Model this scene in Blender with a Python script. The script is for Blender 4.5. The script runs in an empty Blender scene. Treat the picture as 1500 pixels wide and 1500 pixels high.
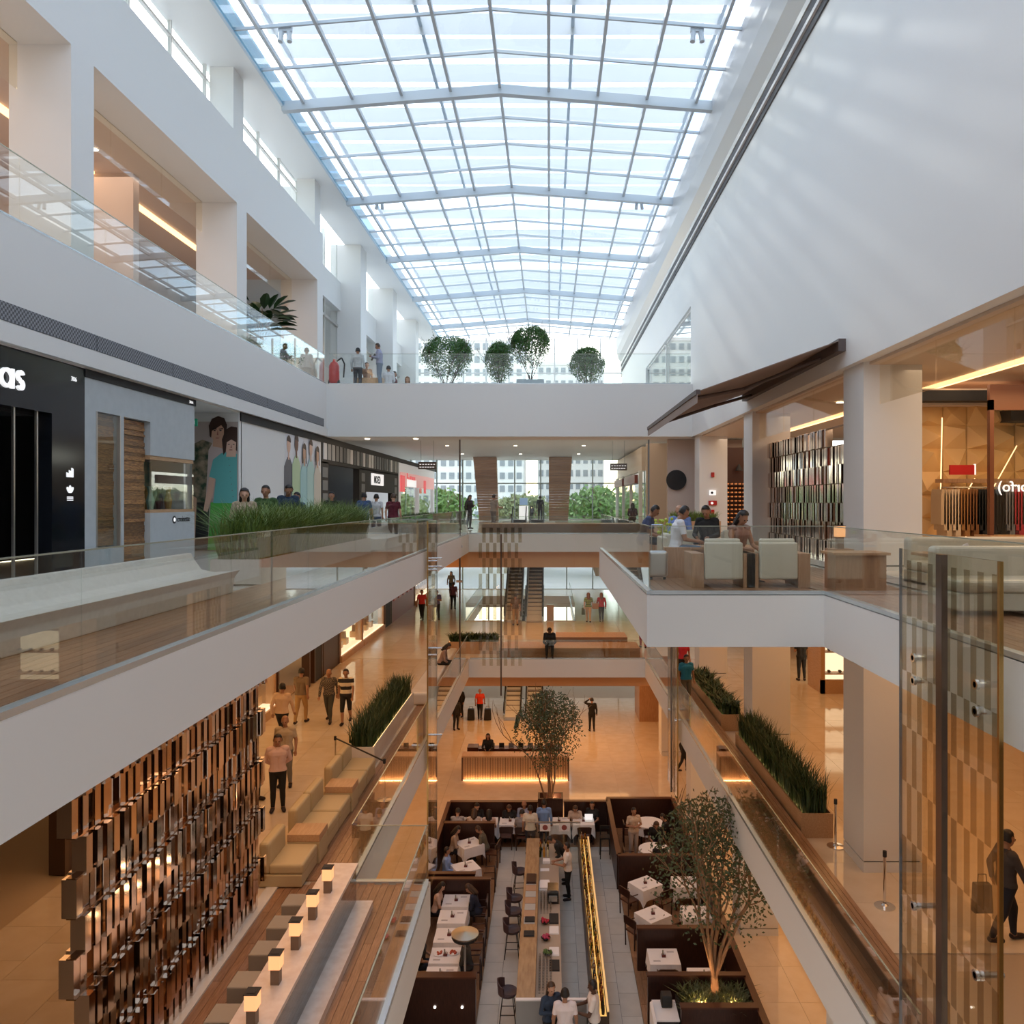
import bpy, bmesh, math, random
import numpy as np
from mathutils import Vector, Matrix
random.seed(7)
C = bpy.context.scene.collection
D = bpy.data
PI = math.pi
# ------------------------------------------------------------------ camera, world, sun, lights, exposure
F = 1150.0; CX = 805.0; CY = 735.0; EH = 1.4
cam_d = D.cameras.new('camera'); cam = D.objects.new('camera', cam_d); C.objects.link(cam)
cam.location = (0, 0, EH); cam.rotation_euler = (PI/2, 0, 0)
cam_d.sensor_width = 36; cam_d.lens = 36*F/1500
cam_d.shift_x = (750-CX)/1500; cam_d.shift_y = (CY-750)/1500
cam_d.clip_start = .05; cam_d.clip_end = 600
bpy.context.scene.camera = cam
sc = bpy.context.scene
sc.view_settings.view_transform = 'Standard'; sc.view_settings.look = 'None'
sc.view_settings.gamma = 1; sc.view_settings.use_curve_mapping = False
sc.view_settings.exposure = .58
W = D.worlds.new('world'); sc.world = W; W.use_nodes = True
nt = W.node_tree; nt.nodes.clear()
wo = nt.nodes.new('ShaderNodeOutputWorld'); bg = nt.nodes.new('ShaderNodeBackground')
sky = nt.nodes.new('ShaderNodeTexSky'); sky.sky_type = 'NISHITA'; sky.sun_disc = False
sky.sun_elevation = math.radians(32); sky.sun_rotation = math.radians(-27); sky.air_density = 1.2; sky.dust_density = .6
tc = nt.nodes.new('ShaderNodeTexCoord'); ns = nt.nodes.new('ShaderNodeTexNoise'); ns.inputs['Scale'].default_value = 3.2; ns.inputs['Detail'].default_value = 6
mp = nt.nodes.new('ShaderNodeMapping'); mp.inputs['Scale'].default_value = (1, 1, 2.2)
cr = nt.nodes.new('ShaderNodeValToRGB'); cr.color_ramp.elements[0].position = .46; cr.color_ramp.elements[1].position = .66
mx = nt.nodes.new('ShaderNodeMixRGB'); mx.inputs[2].default_value = (8.6, 8.3, 7.9, 1)
nt.links.new(tc.outputs['Generated'], mp.inputs[0]); nt.links.new(mp.outputs[0], ns.inputs['Vector']); nt.links.new(ns.outputs['Fac'], cr.inputs[0])
nt.links.new(cr.outputs[0], mx.inputs[0]); nt.links.new(sky.outputs[0], mx.inputs[1]); nt.links.new(mx.outputs[0], bg.inputs[0])
nt.links.new(bg.outputs[0], wo.inputs[0]); bg.inputs[1].default_value = .27
SUN = Vector((-592, 1150, 760)).normalized()
sd = D.lights.new('sun', 'SUN'); sd.energy = .34; sd.angle = math.radians(1.6); sd.color = (1, .95, .86)
so = D.objects.new('sun', sd); C.objects.link(so); so.rotation_euler = SUN.to_track_quat('Z', 'Y').to_euler()
def area(name, loc, sx, sy, power, col=(1, .62, .34), rot=(0, 0, 0), portal=False, spread=180):
    power = power*(.58 if 'downlights' in name else .75)
    l = D.lights.new(name, 'AREA'); l.shape = 'RECTANGLE'; l.size = sx; l.size_y = sy; l.energy = power; l.color = col
    l.spread = math.radians(spread)
    if portal: l.cycles.is_portal = True
    o = D.objects.new(name, l); C.objects.link(o); o.location = loc; o.rotation_euler = rot
    o.visible_glossy = True
    return o
Z2, Z1, Z4 = -5.5, -11.1, 6.1
area('skylight_portal', (-1.6, 38, 14.15), 14, 50, 1, portal=True)
area('facade_portal', (-1, 61.6, 1), 16, 6, 1, rot=(-PI/2, 0, 0), portal=True)
WARM = (1, .50, .19)
area('downlights_l2_left', (-6.4, 24, -.95), 4.2, 26, 430, WARM)
area('downlights_l2_near', (-4.2, 11, -.95), 1.6, 6, 110, WARM)
area('downlights_l2_bridge', (0, 40, -1.6), 8, 8, 240, WARM)
area('downlights_l2_right', (8.0, 22, -.95), 4.5, 26, 430, WARM)
area('downlights_l1_left', (-6.3, 26, -6.45), 4.5, 22, 330, WARM)
area('downlights_l1_right', (7.0, 28, -6.45), 4.5, 22, 330, WARM)
area('downlights_l1_bridge', (0, 41, -6.9), 9, 8, 420, WARM)
area('downlights_l3_left', (-6.4, 33.2, 3.95), 4.2, 3, 60, (1, .8, .62))
area('downlights_l3_bridge', (0, 42, 4.6), 12, 14, 300, (1, .82, .66))
area('downlights_l3_right', (8.4, 20, 3.85), 3.6, 24, 330, (1, .74, .52))
area('shop_lights_right', (9.4, 14.2, 3.6), 2.2, 1.2, 45, (1, .6, .28))
area('corridor_l4_left', (-12.5, 16, 10.3), 3, 26, 330, (1, .78, .62))
# ------------------------------------------------------------------ materials
MAT = {}
def mat(name, col=(.8, .8, .8), rough=.5, metal=0, emit=0, noise=None, bump=0, scale=20, stretch=(1, 1, 1), col2=None, rnd=0, spec=.5, coat=0, trans=0):
    if name in MAT: return MAT[name]
    m = D.materials.new(name); m.use_nodes = True; MAT[name] = m
    t = m.node_tree; b = t.nodes['Principled BSDF']
    b.inputs['Base Color'].default_value = (*col, 1); b.inputs['Roughness'].default_value = rough
    b.inputs['Metallic'].default_value = metal; b.inputs['Specular IOR Level'].default_value = spec
    b.inputs['Coat Weight'].default_value = coat
    if emit: b.inputs['Emission Color'].default_value = (*col, 1); b.inputs['Emission Strength'].default_value = emit
    if trans: b.inputs['Transmission Weight'].default_value = trans
    last = None
    if col2 is not None or bump:
        co = t.nodes.new('ShaderNodeTexCoord'); mpp = t.nodes.new('ShaderNodeMapping'); mpp.inputs['Scale'].default_value = stretch
        t.links.new(co.outputs['Object'], mpp.inputs[0])
        n = t.nodes.new('ShaderNodeTexNoise'); n.inputs['Scale'].default_value = scale; n.inputs['Detail'].default_value = 5
        src = mpp.outputs[0]
        if rnd:
            oi = t.nodes.new('ShaderNodeObjectInfo'); ad = t.nodes.new('ShaderNodeVectorMath'); ad.operation = 'MULTIPLY_ADD'
            t.links.new(oi.outputs['Random'], ad.inputs[0]); ad.inputs[1].default_value = (37, 53, 71); t.links.new(mpp.outputs[0], ad.inputs[2]); src = ad.outputs[0]
        t.links.new(src, n.inputs['Vector'])
        if col2 is not None:
            r = t.nodes.new('ShaderNodeValToRGB'); r.color_ramp.elements[0].position = .35; r.color_ramp.elements[1].position = .68
            r.color_ramp.elements[0].color = (*col, 1); r.color_ramp.elements[1].color = (*col2, 1)
            t.links.new(n.outputs['Fac'], r.inputs[0]); last = r.outputs[0]
        if bump:
            bp = t.nodes.new('ShaderNodeBump'); bp.inputs['Strength'].default_value = bump; bp.inputs['Distance'].default_value = .01
            t.links.new(n.outputs['Fac'], bp.inputs['Height']); t.links.new(bp.outputs[0], b.inputs['Normal'])
    if rnd:
        oi = t.nodes.new('ShaderNodeObjectInfo'); mr = t.nodes.new('ShaderNodeMapRange')
        mr.inputs['To Min'].default_value = 1-rnd; mr.inputs['To Max'].default_value = 1+rnd
        t.links.new(oi.outputs['Random'], mr.inputs[0])
        mm = t.nodes.new('ShaderNodeMixRGB'); mm.blend_type = 'MULTIPLY'; mm.inputs[0].default_value = 1
        if last: t.links.new(last, mm.inputs[1])
        else: mm.inputs[1].default_value = (*col, 1)
        t.links.new(mr.outputs[0], mm.inputs[2]); last = mm.outputs[0]
    if last: t.links.new(last, b.inputs['Base Color'])
    return m
def glass(name, tint=(.93, .96, .94), rough=.0, refl=1.0, ior=1.5):
    if name in MAT: return MAT[name]
    m = D.materials.new(name); m.use_nodes = True; MAT[name] = m; t = m.node_tree; t.nodes.clear()
    o = t.nodes.new('ShaderNodeOutputMaterial'); mi = t.nodes.new('ShaderNodeMixShader'); tr = t.nodes.new('ShaderNodeBsdfTransparent'); gl = t.nodes.new('ShaderNodeBsdfGlossy')
    fr = t.nodes.new('ShaderNodeLayerWeight'); fr.inputs[0].default_value = .5; pw_ = t.nodes.new('ShaderNodeMath'); pw_.operation = 'POWER'; pw_.inputs[1].default_value = 4.2; mu = t.nodes.new('ShaderNodeMath'); mu.operation = 'MULTIPLY_ADD'; mu.inputs[1].default_value = .75*min(refl, 1.3); mu.inputs[2].default_value = .035*refl; mu.use_clamp = True
    tr.inputs[0].default_value = (*tint, 1); gl.inputs['Roughness'].default_value = rough; gl.inputs[0].default_value = (1, 1, 1, 1)
    t.links.new(fr.outputs['Facing'], pw_.inputs[0]); t.links.new(pw_.outputs[0], mu.inputs[0]); t.links.new(mu.outputs[0], mi.inputs[0]); t.links.new(tr.outputs[0], mi.inputs[1]); t.links.new(gl.outputs[0], mi.inputs[2]); t.links.new(mi.outputs[0], o.inputs[0])
    return m
def pattern(name, kind, c1, c2, scale, rough=.8):
    if name in MAT: return MAT[name]
    m = mat(name, c1, rough); t = m.node_tree; b = t.nodes['Principled BSDF']
    co = t.nodes.new('ShaderNodeTexCoord')
    if kind == 'stripe':
        w = t.nodes.new('ShaderNodeTexWave'); w.bands_direction = 'Z'; w.inputs['Scale'].default_value = scale; out = w.outputs['Fac']
    else:
        w = t.nodes.new('ShaderNodeTexChecker'); w.inputs['Scale'].default_value = scale; out = w.outputs['Fac']
    t.links.new(co.outputs['Object'], w.inputs['Vector'])
    r = t.nodes.new('ShaderNodeValToRGB'); r.color_ramp.interpolation = 'CONSTANT'; r.color_ramp.elements[1].position = .5
    r.color_ramp.elements[0].color = (*c1, 1); r.color_ramp.elements[1].color = (*c2, 1)
    t.links.new(out, r.inputs[0]); t.links.new(r.outputs[0], b.inputs['Base Color'])
    return m
white = mat('white_plaster', (.80, .79, .765), .55, bump=.04, scale=6)
white2 = mat('white_ceiling', (.82, .81, .79), .6)
roofwhite = mat('roof_white', (.85, .86, .86), .35)
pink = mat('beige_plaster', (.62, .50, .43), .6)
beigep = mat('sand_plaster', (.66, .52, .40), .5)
capm = mat('rail_shoe', (.62, .68, .70), .25, .6)
stone = mat('cream_marble', (.72, .58, .42), .07, col2=(.78, .65, .50), scale=2.2, rnd=.03, coat=.3)
joint = mat('stone_joint', (.50, .38, .26), .3)
stoneL = mat('pale_stone', (.74, .68, .60), .12, col2=(.80, .75, .68), scale=2, rnd=.03)
greyt = mat('grey_tile', (.52, .51, .48), .35, col2=(.57, .56, .53), scale=3, rnd=.05)
wood = mat('deck_wood', (.25, .125, .06), .28, col2=(.38, .21, .115), scale=9, stretch=(6, .5, 6), rnd=.13)
woodd = mat('deck_joint', (.14, .075, .04), .6)
woodv = mat('oak_veneer', (.40, .22, .115), .4, col2=(.50, .30, .17), scale=6, stretch=(6, 6, .6))
woodh = mat('oak_box', (.48, .28, .14), .4, col2=(.58, .36, .20), scale=6, stretch=(6, .6, 6))
orange = mat('warm_band', (.62, .33, .15), .5)
darkw = mat('mahogany', (.028, .010, .007), .35, col2=(.05, .018, .012), scale=8, stretch=(5, 5, .6))
darktrim = mat('mahogany_trim', (.075, .025, .013), .3)
black = mat('black_gloss', (.008, .010, .014), .12)
blackm = mat('black_matte', (.012, .012, .013), .6)
grey = mat('grey_panel', (.46, .50, .52), .45, col2=(.50, .54, .56), scale=5)
dgrey = mat('dark_grey', (.16, .17, .18), .5)
chrome = mat('chrome', (.75, .75, .76), .12, 1)
steel = mat('brushed_steel', (.60, .58, .55), .3, 1)
brass = mat('brass', (.55, .36, .14), .25, 1)
frame_m = mat('skylight_steel', (.58, .63, .67), .4, .2)
bluef = mat('edge_blue', (.60, .72, .82), .35)
mirror = mat('bronze_mirror', (.74, .64, .57), .10, 1)
mirror2 = mat('bronze_edge', (.30, .19, .12), .25, 1)
concrete = mat('cast_stone', (.60, .56, .48), .5, col2=(.66, .62, .54), scale=14)
leather = mat('cream_leather', (.60, .56, .45), .4, bump=.05, scale=60)
leather2 = mat('tan_leather', (.52, .40, .22), .42, bump=.05, scale=60)
taupe = mat('taupe_fabric', (.38, .32, .24), .8)
cloth = mat('white_linen', (.86, .84, .85), .8)
marble = mat('travertine', (.70, .56, .46), .2, col2=(.80, .68, .58), scale=7)
shade = mat('lamp_shade', (1, .50, .22), .6, emit=.62)
warmlit = mat('warm_light', (1, .60, .26), .6, emit=3.0)
softlit = mat('cove_light', (1, .62, .30), .6, emit=1.6)
whitelit = mat('white_light', (1, .95, .85), .6, emit=3)
spot = mat('downlight_lens', (1, .85, .65), .6, emit=9)
green = mat('leaf_green', (.045, .12, .018), .45, rnd=.2)
greenl = mat('grass_green', (.11, .20, .03), .5, col2=(.20, .27, .05), scale=3)
greend = mat('grass_dark', (.025, .055, .02), .5, col2=(.05, .09, .025), scale=4)
greenm = mat('olive_leaf', (.05, .075, .03), .5, col2=(.09, .12, .05), scale=3)
greenb = mat('bright_leaf', (.035, .11, .015), .5, col2=(.09, .20, .04), scale=3)
bark = mat('bark', (.26, .15, .08), .7, bump=.2, scale=25)
soil = mat('soil', (.04, .03, .02), .9)
awnm = mat('awning_fabric', (.30, .235, .205), .8)
awnd = mat('awning_dark', (.11, .085, .08), .5)
rail_g = glass('rail_glass', (.945, .965, .945), 0, 1.2)
warm_g = glass('warm_glass', (.96, .94, .88), 0, 1.2)
sky_g = glass('roof_glass', (.86, .93, .98), 0, .7)
clear_g = glass('clear_glass', (.97, .99, .98), 0, .9)
frost_a = glass('fritted_glass', (.80, .76, .68), .2, .8)
fabw = D.materials.new('louvre_white'); fabw.use_nodes = True
_t = fabw.node_tree; _t.nodes.clear(); _o = _t.nodes.new('ShaderNodeOutputMaterial'); _m = _t.nodes.new('ShaderNodeMixShader'); _a = _t.nodes.new('ShaderNodeBsdfDiffuse'); _b = _t.nodes.new('ShaderNodeBsdfTranslucent')
_a.inputs[0].default_value = (.9, .9, .9, 1); _b.inputs[0].default_value = (.92, .92, .9, 1); _m.inputs[0].default_value = .72
_t.links.new(_a.outputs[0], _m.inputs[1]); _t.links.new(_b.outputs[0], _m.inputs[2]); _t.links.new(_m.outputs[0], _o.inputs[0])
red = mat('red_paint', (.50, .02, .02), .35)
signw = mat('sign_white', (.9, .9, .9), .4, emit=.5)
signr = mat('sign_red', (.75, .04, .06), .4, emit=.4)
signg = mat('sign_green', (.01, .16, .09), .4, emit=.2)
# ------------------------------------------------------------------ geometry helpers
class MB:
    def __init__(s): s.v = []; s.f = []; s.m = []
    def add(s, vs, fs, m=0):
        b = len(s.v); s.v += [tuple(v) for v in vs]; s.f += [tuple(b+i for i in f) for f in fs]; s.m += [m]*len(fs); return s
    def box(s, x0, x1, y0, y1, z0, z1, m=0, top=None):
        vs = [(x0, y0, z0), (x1, y0, z0), (x1, y1, z0), (x0, y1, z0), (x0, y0, z1), (x1, y0, z1), (x1, y1, z1), (x0, y1, z1)]
        s.add(vs, [(0, 3, 2, 1), (0, 1, 5, 4), (1, 2, 6, 5), (2, 3, 7, 6), (3, 0, 4, 7)], m)
        b = len(s.v)-8; s.f.append((b+4, b+5, b+6, b+7)); s.m.append(m if top is None else top); return s
    def prism(s, poly, axis, a, b, m=0):
        def P(u, v, w): return {'x': (w, u, v), 'y': (u, w, v), 'z': (u, v, w)}[axis]
        n = len(poly); vs = [P(u, v, a) for u, v in poly]+[P(u, v, b) for u, v in poly]
        fs = [(i, (i+1) % n, n+(i+1) % n, n+i) for i in range(n)]+[tuple(range(n-1, -1, -1)), tuple(range(n, 2*n))]
        return s.add(vs, fs, m)
    def tube(s, p, q, r, r2=None, n=8, m=0, cap=True):
        p = Vector(p); q = Vector(q); d = (q-p)
        if d.length < 1e-6: return s
        d.normalize(); u = d.orthogonal().normalized(); w = d.cross(u); r2 = r if r2 is None else r2
        vs = []
        for c, rr in ((p, r), (q, r2)):
            for i in range(n):
                a = 2*PI*i/n; vs.append(c+u*math.cos(a)*rr+w*math.sin(a)*rr)
        fs = [(i, (i+1) % n, n+(i+1) % n, n+i) for i in range(n)]
        if cap: fs += [tuple(range(n-1, -1, -1)), tuple(range(n, 2*n))]
        return s.add(vs, fs, m)
    def path(s, pts, r, n=8, m=0):
        for a, b in zip(pts[:-1], pts[1:]): s.tube(a, b, r, r, n, m)
        return s
    def lathe(s, prof, c=(0, 0, 0), n=16, m=0, sx=1, sy=1):
        vs = []; k = len(prof)
        for r, z in prof:
            for i in range(n):
                a = 2*PI*i/n; vs.append((c[0]+r*math.cos(a)*sx, c[1]+r*math.sin(a)*sy, c[2]+z))
        fs = [(j*n+i, j*n+(i+1) % n, (j+1)*n+(i+1) % n, (j+1)*n+i) for j in range(k-1) for i in range(n)]
        fs += [tuple(range(n-1, -1, -1)), tuple((k-1)*n+i for i in range(n))]
        return s.add(vs, fs, m)
    def ball(s, c, r, n=10, m=0, sc_=(1, 1, 1)):
        k = max(4, n//2); vs = []; 
        for j in range(1, k):
            t = PI*j/k
            for i in range(n): vs.append((c[0]+r*sc_[0]*math.sin(t)*math.cos(2*PI*i/n), c[1]+r*sc_[1]*math.sin(t)*math.sin(2*PI*i/n), c[2]+r*sc_[2]*math.cos(t)))
        vs += [(c[0], c[1], c[2]+r*sc_[2]), (c[0], c[1], c[2]-r*sc_[2])]; T = (k-1)*n
        fs = [(j*n+i, (j+1)*n+i, (j+1)*n+(i+1) % n, j*n+(i+1) % n) for j in range(k-2) for i in range(n)]
        fs += [(T, i, (i+1) % n) for i in range(n)]+[(T+1, (k-2)*n+(i+1) % n, (k-2)*n+i) for i in range(n)]
        return s.add(vs, fs, m)
    def mesh(s, name, mats, smooth=False):
        me = D.meshes.new(name); me.from_pydata(s.v, [], s.f)
        for m in (mats if isinstance(mats, (list, tuple)) else [mats]): me.materials.append(m)
        if any(s.m): me.polygons.foreach_set('material_index', s.m)
        if smooth: me.polygons.foreach_set('use_smooth', [True]*len(s.f))
        me.update(); return me
    def build(s, name, mats, parent=None, loc=None, smooth=False, bevel=0, seg=2, **kw):
        me = s.mesh(name, mats, smooth)
        return place(name, me, parent, loc, bevel, seg, **kw)
def place(name, me, parent=None, loc=None, bevel=0, seg=2, label=None, cat=None, group=None, kind=None, rotz=0):
    o = D.objects.new(name, me); C.objects.link(o)
    if parent: o.parent = parent
    if loc is not None: o.location = loc
    if rotz: o.rotation_euler = (0, 0, rotz)
    if bevel:
        b = o.modifiers.new('bevel', 'BEVEL'); b.width = bevel; b.segments = seg; b.limit_method = 'ANGLE'
    tag(o, label, cat, group, kind)
    return o
def tag(o, label=None, cat=None, group=None, kind=None):
    if label: o['label'] = label
    if cat: o['category'] = cat
    if group: o['group'] = group
    if kind: o['kind'] = kind
    return o
def thing(name, label, cat, loc=(0, 0, 0), rotz=0, group=None, kind=None):
    o = D.objects.new(name, None); C.objects.link(o); o.location = loc; o.rotation_euler = (0, 0, rotz); o.empty_display_size = .1
    return tag(o, label, cat, group, kind)
KIDS = {}
def dup(root, loc, rotz=None, label=None, group=None):
    r = root.copy(); C.objects.link(r); r.location = loc
    if rotz is not None: r.rotation_euler = (0, 0, rotz)
    if label: r['label'] = label
    if group: r['group'] = group
    if root.name not in KIDS: KIDS[root.name] = [(c, list(c.children)) for c in root.children]
    for c, gs in KIDS[root.name]:
        n = c.copy(); C.objects.link(n); n.parent = r
        for g in gs:
            h = g.copy(); C.objects.link(h); h.parent = n
    return r
def struct(name, mb, m, parent=None, label=None, **kw):
    return mb.build(name, m, parent, kind=None if parent else 'structure', label=label, **kw)
def at(px, py, z): Y = (EH-z)*F/(py-CY); return ((px-CX)*Y/F, Y, z)
def text(s, size, m, parent, loc, rot, ext=.01, name='lettering', mirror_x=False, kind='mesh', bold=0):
    cu = D.curves.new('t', 'FONT'); cu.body = s; cu.size = size; cu.extrude = ext; cu.offset = bold; cu.resolution_u = 3
    o = D.objects.new('t', cu); C.objects.link(o)
    bpy.context.view_layer.update()
    me = D.meshes.new_from_object(o.evaluated_get(bpy.context.evaluated_depsgraph_get())); D.objects.remove(o)
    me.name = name; me.materials.clear(); me.materials.append(m)
    p = place(name, me, parent, loc); p.rotation_euler = rot
    if mirror_x: me.transform(Matrix.Scale(-1, 4, (1, 0, 0)))
    return p
# ------------------------------------------------------------------ floors with planks and tiles
def pieces(parent, name, m, x0, x1, y0, y1, z, wx, wy, gap=.006, th=.02, stagger=True, base=(0, 0, 0)):
    me = MB().box(-wx/2+gap/2, wx/2-gap/2, -wy/2+gap/2, wy/2-gap/2, 0, th).mesh(name, m)
    nx = max(1, int(round((x1-x0)/wx))); n = 0
    for i in range(nx):
        off = (i % 2)*.5*wy if stagger else 0
        y = y0-off
        while y < y1-1e-3:
            a = max(y, y0); b = min(y+wy, y1)
            if b-a > .1:
                o = D.objects.new(name, me); C.objects.link(o); o.parent = parent
                o.location = (x0+(i+.5)*wx-base[0], (a+b)/2-base[1], z-base[2]); o.scale = (1, (b-a)/wy, 1); n += 1
            y += wy
    return n
def slab(x0, x1, y0, y1, z, th, top, side=white, label=None):
    return struct('floor', MB().box(x0, x1, y0, y1, z-th, z, 0, 1), [side, top], label=label)
l3l = slab(-16, -3.55, -3, 34.5, -.02, .80, stoneL)
l3r = slab(4.2, 14, -3, 34.5, -.02, .80, stoneL)
l3b = slab(1.49, 4.2, 12, 23.5, -.02, .80, woodd)
l3x = slab(-16, 14, 34.5, 49, -.02, .78, stoneL)
slab(-16, -3.4, 49, 57, -.02, .78, stoneL); slab(.4, 14, 49, 57, -.02, .78, stoneL); slab(-16, 14, 57, 62, -.02, .78, stoneL)
l2n = slab(-16, -2.17, -3, 14.3, Z2-.02, .80, joint)
l2l = slab(-16, -3.55, 14.3, 34.5, Z2-.02, .80, joint)
l2r = slab(4.2, 16, -3, 34.5, Z2-.02, .80, joint)
l2x = slab(-16, 16, 34.5, 45.3, Z2-.02, .80, joint)
slab(-16, -4.9, 45.3, 57.5, Z2-.0, .82, stoneL); slab(1.5, 16, 45.3, 57.5, Z2, .82, stoneL); slab(-16, 16, 57.5, 62, Z2, .82, stoneL)
l1 = slab(-16, 16, 8, 66, Z1-.02, .6, joint)
struct('trim_1', MB().box(-9, 9, 34.9, 44.5, -1.52, -.82), orange)
struct('trim_2', MB().box(-9, 9, 35.0, 44.8, -6.82, -6.34), orange)
# planks / tiles
pieces(l3l, 'plank', wood, -4.95, -3.62, 3.5, 34.5, -.02, .133, 2.6)
pieces(l3b, 'plank', wood, 1.55, 4.2, 12.06, 23.5, -.02, .155, 2.3)
pieces(l3r, 'plank', wood, 4.25, 5.7, 4, 30, -.02, .145, 2.6)
pieces(l2n, 'plank', wood, -4.85, -2.24, 7.5, 14.24, Z2-.02, .13, 1.9)
pieces(l2n, 'tile', stone, -8.85, -5.05, 8, 14.3, Z2-.02, .95, .95)
pieces(l2l, 'plank', wood, -4.5, -3.62, 14.3, 34.5, Z2-.02, .126, 2.2)
pieces(l2l, 'tile', stone, -8.9, -4.5, 14.3, 34.5, Z2-.02, 1.1, 1.1)
pieces(l2x, 'tile', stoneL, -10, 10, 34.55, 45.3, Z2-.02, 1.25, 1.25)
pieces(l2r, 'plank', wood, 4.25, 5.15, 8, 34.5, Z2-.02, .13, 2.4)
pieces(l2r, 'tile', stone, 5.15, 13.4, 12, 34.5, Z2-.02, 1.18, 1.5)
pieces(l1, 'tile', stone, -9, 9, 30.3, 50, Z1-.02, 1.5, 1.5, stagger=False)
pieces(l1, 'tile', stone, 4.85, 9.05, 15, 30.3, Z1-.02, 1.4, 1.53, stagger=False)
pieces(l1, 'tile', stone, -8, -3.85, 15, 30.3, Z1-.02, 1.38, 1.53, stagger=False)
rf = slab(-1.75, 2.25, 15, 28.4, Z1-.003, .012, dgrey, dgrey)
pieces(rf, 'tile', greyt, -1.75, 2.25, 15, 28.4, Z1-.01, .5, .9, gap=.01)
rw = slab(-3.75, -1.76, 15.5, 29.7, Z1-.003, .012, woodd, woodd)
pieces(rw, 'plank', wood, -3.75, -1.76, 15.5, 29.7, Z1-.01, .142, 2.0)
rw2 = slab(-1.76, 2.24, 28.41, 29.7, Z1-.003, .012, woodd, woodd)
pieces(rw2, 'plank', wood, -1.76, 2.24, 28.41, 29.7, Z1-.01, .16, 1.3)
rw3 = slab(2.26, 4.66, 15.5, 30.1, Z1-.003, .012, woodd, woodd)
pieces(rw3, 'plank', wood, 2.26, 4.66, 15.5, 30.1, Z1-.01, .15, 2.0)
# upper level masses
struct('floor', MB().box(-16, -8.9, -3, 31.3, 4.02, Z4), white)
struct('floor', MB().box(-16, 14, 31.3, 62, 4.7, Z4).box(-16, 14, 31.3, 33.4, 4.0, 4.7), white)
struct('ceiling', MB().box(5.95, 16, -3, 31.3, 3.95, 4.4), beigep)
# ledge and vent strip on left fascia
struct('trim_3', MB().box(-8.9, -8.84, -3, 31.3, 4.0, 4.33), white)
vt = thing('air_grille', 'long grey perforated air grille strip on the white upper left fascia', 'vent', (-8.9, 0, 4.36))
vt_m = pattern('perforated', 'check', (.10, .10, .11), (.30, .31, .33), 22)
for i in range(9):
    y = 3+i*3.1
    MB().box(0, .035, y, y+3.06, .0, .30).build('grille_panel', vt_m, vt)
# ------------------------------------------------------------------ walls
# right big wall with window opening
rwall = struct('wall_right', MB().box(5.7, 6.0, -3, 31.7, 4.0, 12.8).box(5.7, 6.0, 46.5, 62, Z4, 12.8).box(5.7, 6.0, 31.7, 46.5, 9.3, 12.8), white)
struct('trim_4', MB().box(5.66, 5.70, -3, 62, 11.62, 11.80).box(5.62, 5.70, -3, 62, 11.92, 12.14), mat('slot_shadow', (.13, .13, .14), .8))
struct('trim_5', MB().box(5.60, 5.70, -3, 62, 12.16, 12.34).box(5.6, 5.7, -3, 62, 11.8, 11.9), white)
fas = MB()
pr = [(5.62, 12.36), (5.40, 12.75), (5.28, 13.3), (5.22, 14.0), (5.22, 14.35), (6.0, 14.35), (6.0, 12.36)]
fas.prism(pr, 'y', -3, 62); struct('trim_6', fas, mat('fascia_grey', (.60, .61, .62), .35))
struct('ceiling', MB().box(5.9, 16, -3, 62.5, 12.8, 13.6), white)
struct('wall_front', MB().box(-8.6, 6, -3.2, -3, 14, 15), white)
# window in right wall
w = thing('window_2', None, None, (5.85, 31.7, Z4), kind='structure')
MB().box(-.04, .04, 0, 7.2, .0, 3.2).box(-.04, .04, 7.4, 14.8, 0, 3.2).build('pane', clear_g, w)
MB().box(-.07, .07, 7.2, 7.4, 0, 3.2).box(-.07, .07, 0, 14.8, 3.1, 3.2).build('window_frame', white, w)
struct('wall_back', MB().box(8.2, 8.4, 31, 62, Z4, 9.6).box(6, 8.2, 47, 47.2, Z4, 9.6), beigep)
MB().box(7.2, 8.1, 36, 42, Z4, Z4+1.5).build('counter', woodh, label='curved wooden counter behind the upper right window', cat='counter', bevel=.15)
struct('ceiling', MB().box(6.0, 8.4, 31, 48, 9.5, 9.7), white)
# left pierced wall
pw = MB()
for y in (-.9, 7.1, 15.1, 23.1, 31.1):
    pw.box(-10.4, -9.2, y, y+.75, Z4, 10.2)
pw.box(-10.4, -9.2, -3, 31.85, 10.2, 12.25)
struct('wall_left', pw, white)
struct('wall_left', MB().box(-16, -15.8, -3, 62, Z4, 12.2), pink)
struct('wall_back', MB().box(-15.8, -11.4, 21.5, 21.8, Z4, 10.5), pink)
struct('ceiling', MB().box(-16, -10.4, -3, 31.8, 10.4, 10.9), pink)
struct('trim_7', MB().box(-12.6, -12.4, 5, 21.4, 10.33, 10.40).box(-12.6, -12.4, 22, 31, 10.33, 10.40), softlit)
clm = MB()
for y in (7.1, 15.1, 23.1, 31.1): clm.box(-10.0, -9.3, y, y+.75, 12.25, 14.2)
struct('wall_left', clm, white)
struct('ceiling', MB().box(-10.2, -8.6, -3, 62.5, 14.2, 14.5), roofwhite)
struct('trim_8', MB().box(-8.62, -8.55, -3, 62, 14.1, 14.75), bluef)
struct('wall_left', MB().box(-16, -10.4, -3, 62, 10.9, 12.3), white)
# smoke glass strips at opening tops
for k, y in enumerate((-.15, 7.85, 15.85, 23.85)):
    g = thing('smoke_curtain', 'clear glass strip hung under the lintel of the %s pierced wall opening' % ['nearest', 'second', 'third', 'farthest'][k], 'glass screen', (-10.2, y, 9.3), group=None)
    for j in range(3): MB().box(-.01, .01, j*2.4, j*2.4+2.38, 0, .9).build('glass_panel', warm_g, g)
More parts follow.
